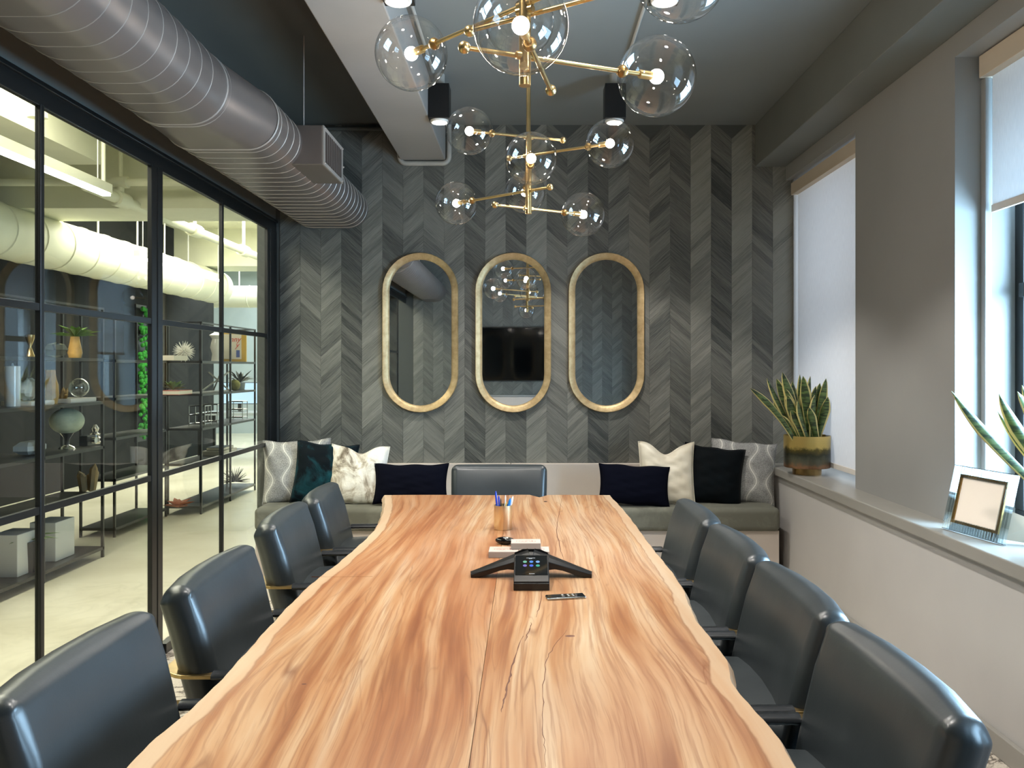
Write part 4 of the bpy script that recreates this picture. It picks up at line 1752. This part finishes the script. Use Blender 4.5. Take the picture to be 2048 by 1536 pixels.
p4 = pipe('wide white bent pipe at the upper left of the glass', [(-3.0, 4.6, 3.4), (-3.02, 5.0, 3.42), (-3.1, 5.2, 3.25), (-3.1, 5.22, 3.0)], .06)
# red tag on a hanger
o = MB().rbox(px(15, 411, 8.0), (.07, .05, .16), .02, 2).build('fire_bell', M['red'], smooth=True)
tag(o, 'small red capsule shaped device hanging at the far left of the glass', 'alarm')
ms = thing('moss_strip', 'narrow upright strip of bright green moss on the dark office wall', 'plant', (-5.33, 11.5, 0))
mb = MB()
for k in range(120):
    mb.ball((-5.33 + random.uniform(-.01, .03), random.uniform(11.35, 11.62), random.uniform(.45, 2.25)), random.uniform(.025, .045), 6, 5)
mo = mb.build('moss', M['moss'], ms, world=True, smooth=True)
mo['kind'] = 'stuff'
MB().box(-5.398, -5.375, 11.33, 11.64, .4, 2.3).build('moss_backing', M['black_plastic'], ms, world=True)

# shelving units
LV = [.08, .49, .835, 1.17, 1.49, 1.87]


def shelf_unit(label, x0, x1, y0, y1, nbay):
    t = thing('display_shelf', label, 'shelf', ((x0 + x1) / 2, (y0 + y1) / 2, 0), 0, 'black steel display shelves')
    for z in LV:
        if z == LV[-1]:
            mb = MB()
            for xx in (x0, x1 - .015):
                mb.box(xx, xx + .015, y0, y1, z - .015, z)
            for yy in (y0, y1 - .015):
                mb.box(x0, x1, yy, yy + .015, z - .015, z)
            mb.build('top_frame', M['black_steel'], t, world=True)
        else:
            MB().box(x0, x1, y0, y1, z - .022, z).build('shelf_board', M['black_steel'], t, world=True)
    for k in range(nbay + 1):
        yy = y0 + (y1 - y0 - .018) * k / nbay
        for xx in (x0, x1 - .018):
            MB().box(xx, xx + .018, yy, yy + .018, 0, LV[-1]).build('upright', M['black_steel'], t, world=True)
    return t


shelf_unit('black steel display shelf nearest the glass, with vases and books', -3.50, -3.18, 3.9, 6.2, 3)
shelf_unit('black steel display shelf in the middle of the office row', -3.75, -3.45, 6.9, 7.9, 1)
shelf_unit('black steel display shelf at the end of the office row, holding the framed poster', -3.50, -3.16, 8.0, 9.6, 2)


def at_shelf(x, xw, lv):
    """point on shelf level lv seen at pixel x for a shelf centre line at X=xw"""
    Y = xw * F / (x - 1055)
    return Vector((xw, Y, LV[lv]))


def lathe_thing(name, label, cat, p, prof, m, n=20):
    o = MB().lathe(prof, n=n).build(name, m, smooth=True)
    o.location = p
    return tag(o, label, cat)


def book(label, p, m, w_=.2, d_=.26, h_=.03, rz=0):
    t = thing('book', label, 'book', p, rz)
    MB().box(-w_ / 2, w_ / 2, -d_ / 2, d_ / 2, 0, h_).build('cover', m, t)
    MB().box(-w_ / 2 + .004, w_ / 2 + .002, -d_ / 2 - .002, d_ / 2 + .002, .004, h_ - .004).build('pages', M['paper'], t)
    return t


e = .001
# level 3 (upper middle) of unit one
lathe_thing('candle', 'tall white pillar candle on the office shelf at the left edge', 'candle', at_shelf(25, -3.33, 3), [(.045, 0), (.045, .26), (.01, .262), (.004, .28)], M['white_gloss'])
book('white book lying under the shell on the office shelf', at_shelf(56, -3.33, 3), M['paper'])
o = MB().ball((0, 0, .075), .085, 16, 10, (.8, 1, .85), fn=lambda a, q: 1 + .12 * sin(3 * q + 4 * a)).build('shell', M['white_gloss'], smooth=True)
o.location = at_shelf(56, -3.33, 3) + Vector((0, 0, .032))
tag(o, 'pale conch shell ornament on a white book on the office shelf', 'ornament')
lathe_thing('vase', 'tan faceted vase on the office shelf', 'vase', at_shelf(99, -3.33, 3), [(.05, 0), (.06, .05), (.058, .13), (.045, .17), (.04, .2), (.038, .235)], M['tan'], 8)
book('white book lying under the glass sphere on the office shelf', at_shelf(140, -3.33, 3), M['paper'], .2, .34)
o = MB().ball((0, 0, .075), .07, 20, 14).build('glass_sphere', M['acrylic'], smooth=True)
o.location = at_shelf(158, -3.33, 3) + Vector((0, 0, .028))
tag(o, 'clear glass sphere on the office shelf', 'ornament')


def crystal(label, p, m, k=7, s_=.06, name='crystal', cat='ornament'):
    mb = MB()
    rr = random.Random(len(label))
    for i in range(k):
        a = 2 * pi * i / k + rr.random()
        top = Vector((cos(a) * s_ * rr.uniform(.4, 1), sin(a) * s_ * rr.uniform(.4, 1), s_ * rr.uniform(1, 2)))
        mb.tube([(cos(a) * s_ * .3, sin(a) * s_ * .3, 0), top * .8, top], [s_ * .22, s_ * .26, .002], 6)
    o = mb.build(name, m)
    o.location = p
    return tag(o, label, cat)


crystal('cluster of brassy crystals on the office shelf beside the tan vase', at_shelf(122, -3.33, 3), M['brass_dark'])
# level 4: top
o = lathe_thing('hourglass', 'small glass and gold hourglass on the office shelf', 'hourglass', at_shelf(60, -3.33, 4), [(.03, 0), (.03, .01), (.025, .02), (.008, .07), (.025, .12), (.03, .14), (.03, .15)], M['brass'])


def leafy(label, p, n, ln, wd, m, potprof=None, potm=None, name='potted_plant', up=.5):
    t = thing(name, label, 'plant', p)
    z0 = 0
    if potprof:
        MB().lathe(potprof, n=16).build('pot', potm, t, smooth=True)
        z0 = potprof[-1][1]
    for i in range(n):
        a = 2 * pi * i / n * 2.4 + random.random()
        el = random.uniform(.1, 1) * up
        d = Vector((cos(a) * (1 - el * .5), sin(a) * (1 - el * .5), el)).normalized() * ln * random.uniform(.7, 1.1)
        s_ = Vector((-sin(a), cos(a), 0)) * wd
        b0 = Vector((0, 0, z0))
        mid = b0 + d * .5 + Vector((0, 0, ln * .12))
        tip = b0 + d
        mb = MB().add([b0, mid - s_, tip, mid + s_, mid + Vector((0, 0, -wd * .5))], [(0, 1, 4), (1, 2, 4), (2, 3, 4), (3, 0, 4), (0, 3, 2, 1)])
        mb.build('leaf', m, t)
    return t


leafy('spreading yellow green succulent in a tan pot on the top of the office shelf', at_shelf(150, -3.33, 4), 18, .17, .022, M['green'], [(.04, 0), (.05, .04), (.035, .12), (.03, .16)], M['tan'], up=.6)
o = MB().ball((0, 0, .05), .09, 6, 4, (1, 1, .6)).build('terrarium', M['acrylic'])
o.location = at_shelf(112, -3.33, 4) + Vector((0, 0, .006))
tag(o, 'faceted glass terrarium on the upper office shelf', 'terrarium')
# level 2
t = thing('ornament', 'large pale egg shaped stone in a silver stand on the office shelf', 'ornament', at_shelf(134, -3.33, 2))
MB().ball((0, 0, .20), .115, 20, 14, (1, 1, .82)).build('stone_egg', mat('speckled stone', srgb(178, 186, 160), .5, var=.25, scale=14), t, smooth=True)
MB().lathe([(.06, 0), (.05, .015), (.015, .03), (.018, .07), (.05, .115)], n=20).build('stand', M['silver'], t, smooth=True)
o = MB().ball((0, 0, .05), .1, 6, 5, (1, 1.3, .5)).build('rock', M['white'])
o.location = at_shelf(60, -3.33, 2)
tag(o, 'flat pale mineral rock on the office shelf', 'ornament')
cmr = thing('camera_ornament', 'small vintage camera with silver front on the office shelf', 'camera', at_shelf(175, -3.33, 2))
MB().box(-.03, .03, -.06, .06, 0, .075).build('camera_body', M['black_plastic'], cmr, bevel=.004)
MB().tube([(.03, 0, .038), (.065, 0, .038)], .024, 16).build('camera_lens', M['silver'], cmr, smooth=True)
lathe_thing('stacked_vase', 'small black and silver ringed vase on the office shelf', 'vase', at_shelf(190, -3.33, 2), [(.035, 0), (.05, .02), (.03, .03), (.045, .05), (.028, .06), (.04, .08), (.02, .09), (.03, .12), (.01, .15)], M['silver'])
# level 1 figurine, level 0 cubes and fern
crystal('branching driftwood figure on the lower office shelf', at_shelf(176, -3.33, 1), mat('driftwood', srgb(150, 130, 96), .8, var=.2), 6, .11, 'driftwood')
for (xx, lb) in ((30, 'white cube box at the foot of the office shelf by the left edge'), (105, 'white cube box on the bottom office shelf beside the fern')):
    o = MB().box(-.09, .09, -.12, .12, 0, .27).build('storage_cube', M['white'], bevel=.004)
    o.location = at_shelf(xx, -3.345, 0) + Vector((0, 0, .001))
    tag(o, lb, 'box')
leafy('drooping green fern between the white cubes', at_shelf(66, -3.28, 0) + Vector((0, -.05, .0)), 10, .2, .018, M['green'], [(.05, 0), (.06, .2)], M['black_plastic'], up=.2)
# unit two
for (xx, lb) in ((340, 'white book under the twisted black ornament'),):
    book(lb, at_shelf(xx, -3.33, 4), M['paper'], .2, .3, .045)
mb = MB()
for k in range(90):
    z = 1 - 2 * (k + .5) / 90
    a = k * 2.4
    d = Vector((sqrt(1 - z * z) * cos(a), sqrt(1 - z * z) * sin(a), z))
    mb.tube([d * .03, d * .105], [.006, .001], 4)
o = mb.build('spiky_ornament', M['white_gloss'])
o.location = at_shelf(358, -3.40, 4) + Vector((0.07, -.05, .09))
tag(o, 'white spiky urchin ornament on the upper office shelf', 'ornament')
book('red covered book under the succulent on the office shelf', at_shelf(350, -3.33, 3), M['red'], .2, .3, .04)
leafy('dark green bushy succulent on the red book', at_shelf(346, -3.33, 3) + Vector((0, 0, .042)), 26, .12, .03, M['green'], up=.9)
t = thing('pillow', 'striped stone coloured ornament in the middle of the office row', 'ornament', at_shelf(0, -3.3, 1))
bpy.data.objects.remove(t)
jk = MB()
for (a, b) in (((-.12, -.12, 0.005), (.1, .12, .22)), ((-.1, .14, .005), (.1, -.14, .24)), ((.12, 0, .005), (-.1, 0, .2))):
    jk.tube([a, b], .009, 6)
o = jk.build('stick_ornament', M['white_gloss'])
o.location = at_shelf(436, -3.33, 3) + Vector((0, 0, .006))
tag(o, 'crossed white rods ornament on the office shelf', 'ornament')
# framed poster
pp = at_shelf(470, -3.28, 4)
po = thing('framed_poster', 'mustard framed poster with red script lettering on the end shelf', 'poster', pp)
MB().box(-.135, .125, .0, .02, 0, .335).build('poster_frame', M['yellow'], po, bevel=.002)
MB().box(-.135, .072, -.003, .0, .03, .31).build('poster_sheet', M['paper'], po)
cu_ = bpy.data.curves.new('lettering', 'FONT')
cu_.body = 'nny\n  y'
cu_.size = .085
cu_.extrude = .0008
cu_.align_x = 'CENTER'
cu_.space_line = .75
cu_.shear = .35
cu_.materials.append(mat('red ink', srgb(205, 60, 50), .6))
lt = bpy.data.objects.new('lettering', cu_)
COL.objects.link(lt)
lt.parent = po
lt.rotation_euler = (pi / 2, 0, 0)
lt.location = (.0, -.0045, .225)
bpy.context.view_layer.update()
lm = bpy.data.meshes.new_from_object(lt.evaluated_get(bpy.context.evaluated_depsgraph_get()))
lo_ = bpy.data.objects.new('lettering', lm)
COL.objects.link(lo_)
lo_.parent = po
lo_.rotation_euler = (pi / 2, 0, 0)
lo_.location = (.0, -.0045, .225)
bpy.data.objects.remove(lt)
lo_.name = 'lettering'
MB().box(.015, .055, -.0045, -.003, .05, .13).build('printed_block', mat('blue print', srgb(70, 90, 160), .6), po)
leafy('dark leafy plant on the end office shelf', at_shelf(480, -3.33, 3), 16, .2, .02, mat('dark leaf', srgb(30, 46, 38), .5), [(.05, 0), (.06, .08)], M['desk'], up=.9)
o = MB().ball((0, 0, .09), .062, 14, 10).build('moss_ball', mat('olive moss', srgb(120, 118, 60), .9, var=.35, scale=25), smooth=True)
o.location = at_shelf(468, -3.28, 3) + Vector((.06, -.15, -.027))
tag(o, 'olive moss ball on the end office shelf', 'ornament')
lathe_thing('vase', 'green glass vase at the right end of the top office shelf', 'vase', at_shelf(486, -3.30, 4) + Vector((0, -.13, 0)), [(.04, 0), (.05, .1), (.04, .2), (.045, .22)], mat('olive glass', srgb(120, 125, 80), .2))
lathe_thing('cloche', 'white draped sculpture under a glass dome on the office shelf', 'sculpture', at_shelf(432, -3.33, 4), [(.05, 0), (.04, .08), (.06, .15), (.04, .24), (.07, .28), (.02, .31)], M['white_gloss'])
for k, (xx, lv, lb) in enumerate(((400, 2, 'stack of wire trays on the office shelf, left one'), (425, 2, 'stack of wire trays on the office shelf, middle one'), (476, 2, 'stack of wire trays on the office shelf, right one'))):
    mb = MB()
    p = at_shelf(xx, -3.33, lv)
    for zz in (.02, .11, .20):
        mb.tube([(-.08, -.08, zz), (.08, -.08, zz), (.08, .08, zz), (-.08, .08, zz)], .005, 5, closed=True)
    for (a, b) in ((-.08, -.08), (.08, -.08), (.08, .08), (-.08, .08)):
        mb.tube([(a, b, .0), (a, b, .2)], .005, 5)
    o = mb.build('wire_rack', M['silver'])
    o.location = p + Vector((0, 0, .002))
    tag(o, lb.replace('stack of wire trays', 'silver wire rack'), 'rack')
book('pale book lying on the low shelf of the end unit', at_shelf(440, -3.33, 1), M['paper'], .22, .4, .05)
book('dark book on top of the pale book on the low shelf', at_shelf(440, -3.33, 1) + Vector((0, 0, .052)), M['black_plastic'], .18, .3, .03)
mb = MB()
for k in range(70):
    z = random.uniform(-.1, 1)
    a = k * 2.4
    d = Vector((sqrt(max(0, 1 - z * z)) * cos(a), sqrt(max(0, 1 - z * z)) * sin(a), z))
    mb.tube([Vector((0, 0, 0)), d * .17], [.006, .001], 4)
o = mb.build('spiky_plant', M['black_plastic'])
o.location = at_shelf(470, -3.33, 0) + Vector((0, 0, .05))
tag(o, 'dark spiky air plant on the bottom shelf of the end unit', 'plant')
leafy('orange brown dried plant on the bottom office shelf', at_shelf(345, -3.45, 0) + Vector((.1, -.1, 0)), 16, .16, .03, mat('rust leaf', srgb(170, 96, 64), .7, var=.3), up=.5)

# desks at the far end
t = thing('desk', 'office desk at the far end of the office beyond the shelves', 'desk', (-4.55, 12.9, 0))
MB().box(-.5, .5, -.35, .35, .70, .74).build('desk_top', M['desk'], t, bevel=.004)
for sx in (-.46, .46):
    for sy in (-.3, .3):
        MB().box(sx - .02, sx + .02, sy - .02, sy + .02, 0, .70).build('leg', M['black_steel'], t)
t2 = thing('monitor', 'pale blue glowing monitor on the far office desk', 'monitor', (-4.5, 12.9, .74))
MB().box(-.3, .3, -.012, .012, .12, .46).build('monitor_case', M['black_plastic'], t2, bevel=.003)
MB().box(-.29, .29, -.0145, -.012, .13, .45).build('monitor_screen', M['screen_blue'], t2)
MB().box(-.03, .03, .0, .03, 0.012, .2).build('monitor_stand', M['silver'], t2, bevel=.003)
MB().box(-.1, .1, -.07, .09, 0, .012).build('monitor_foot', M['silver'], t2, bevel=.003)
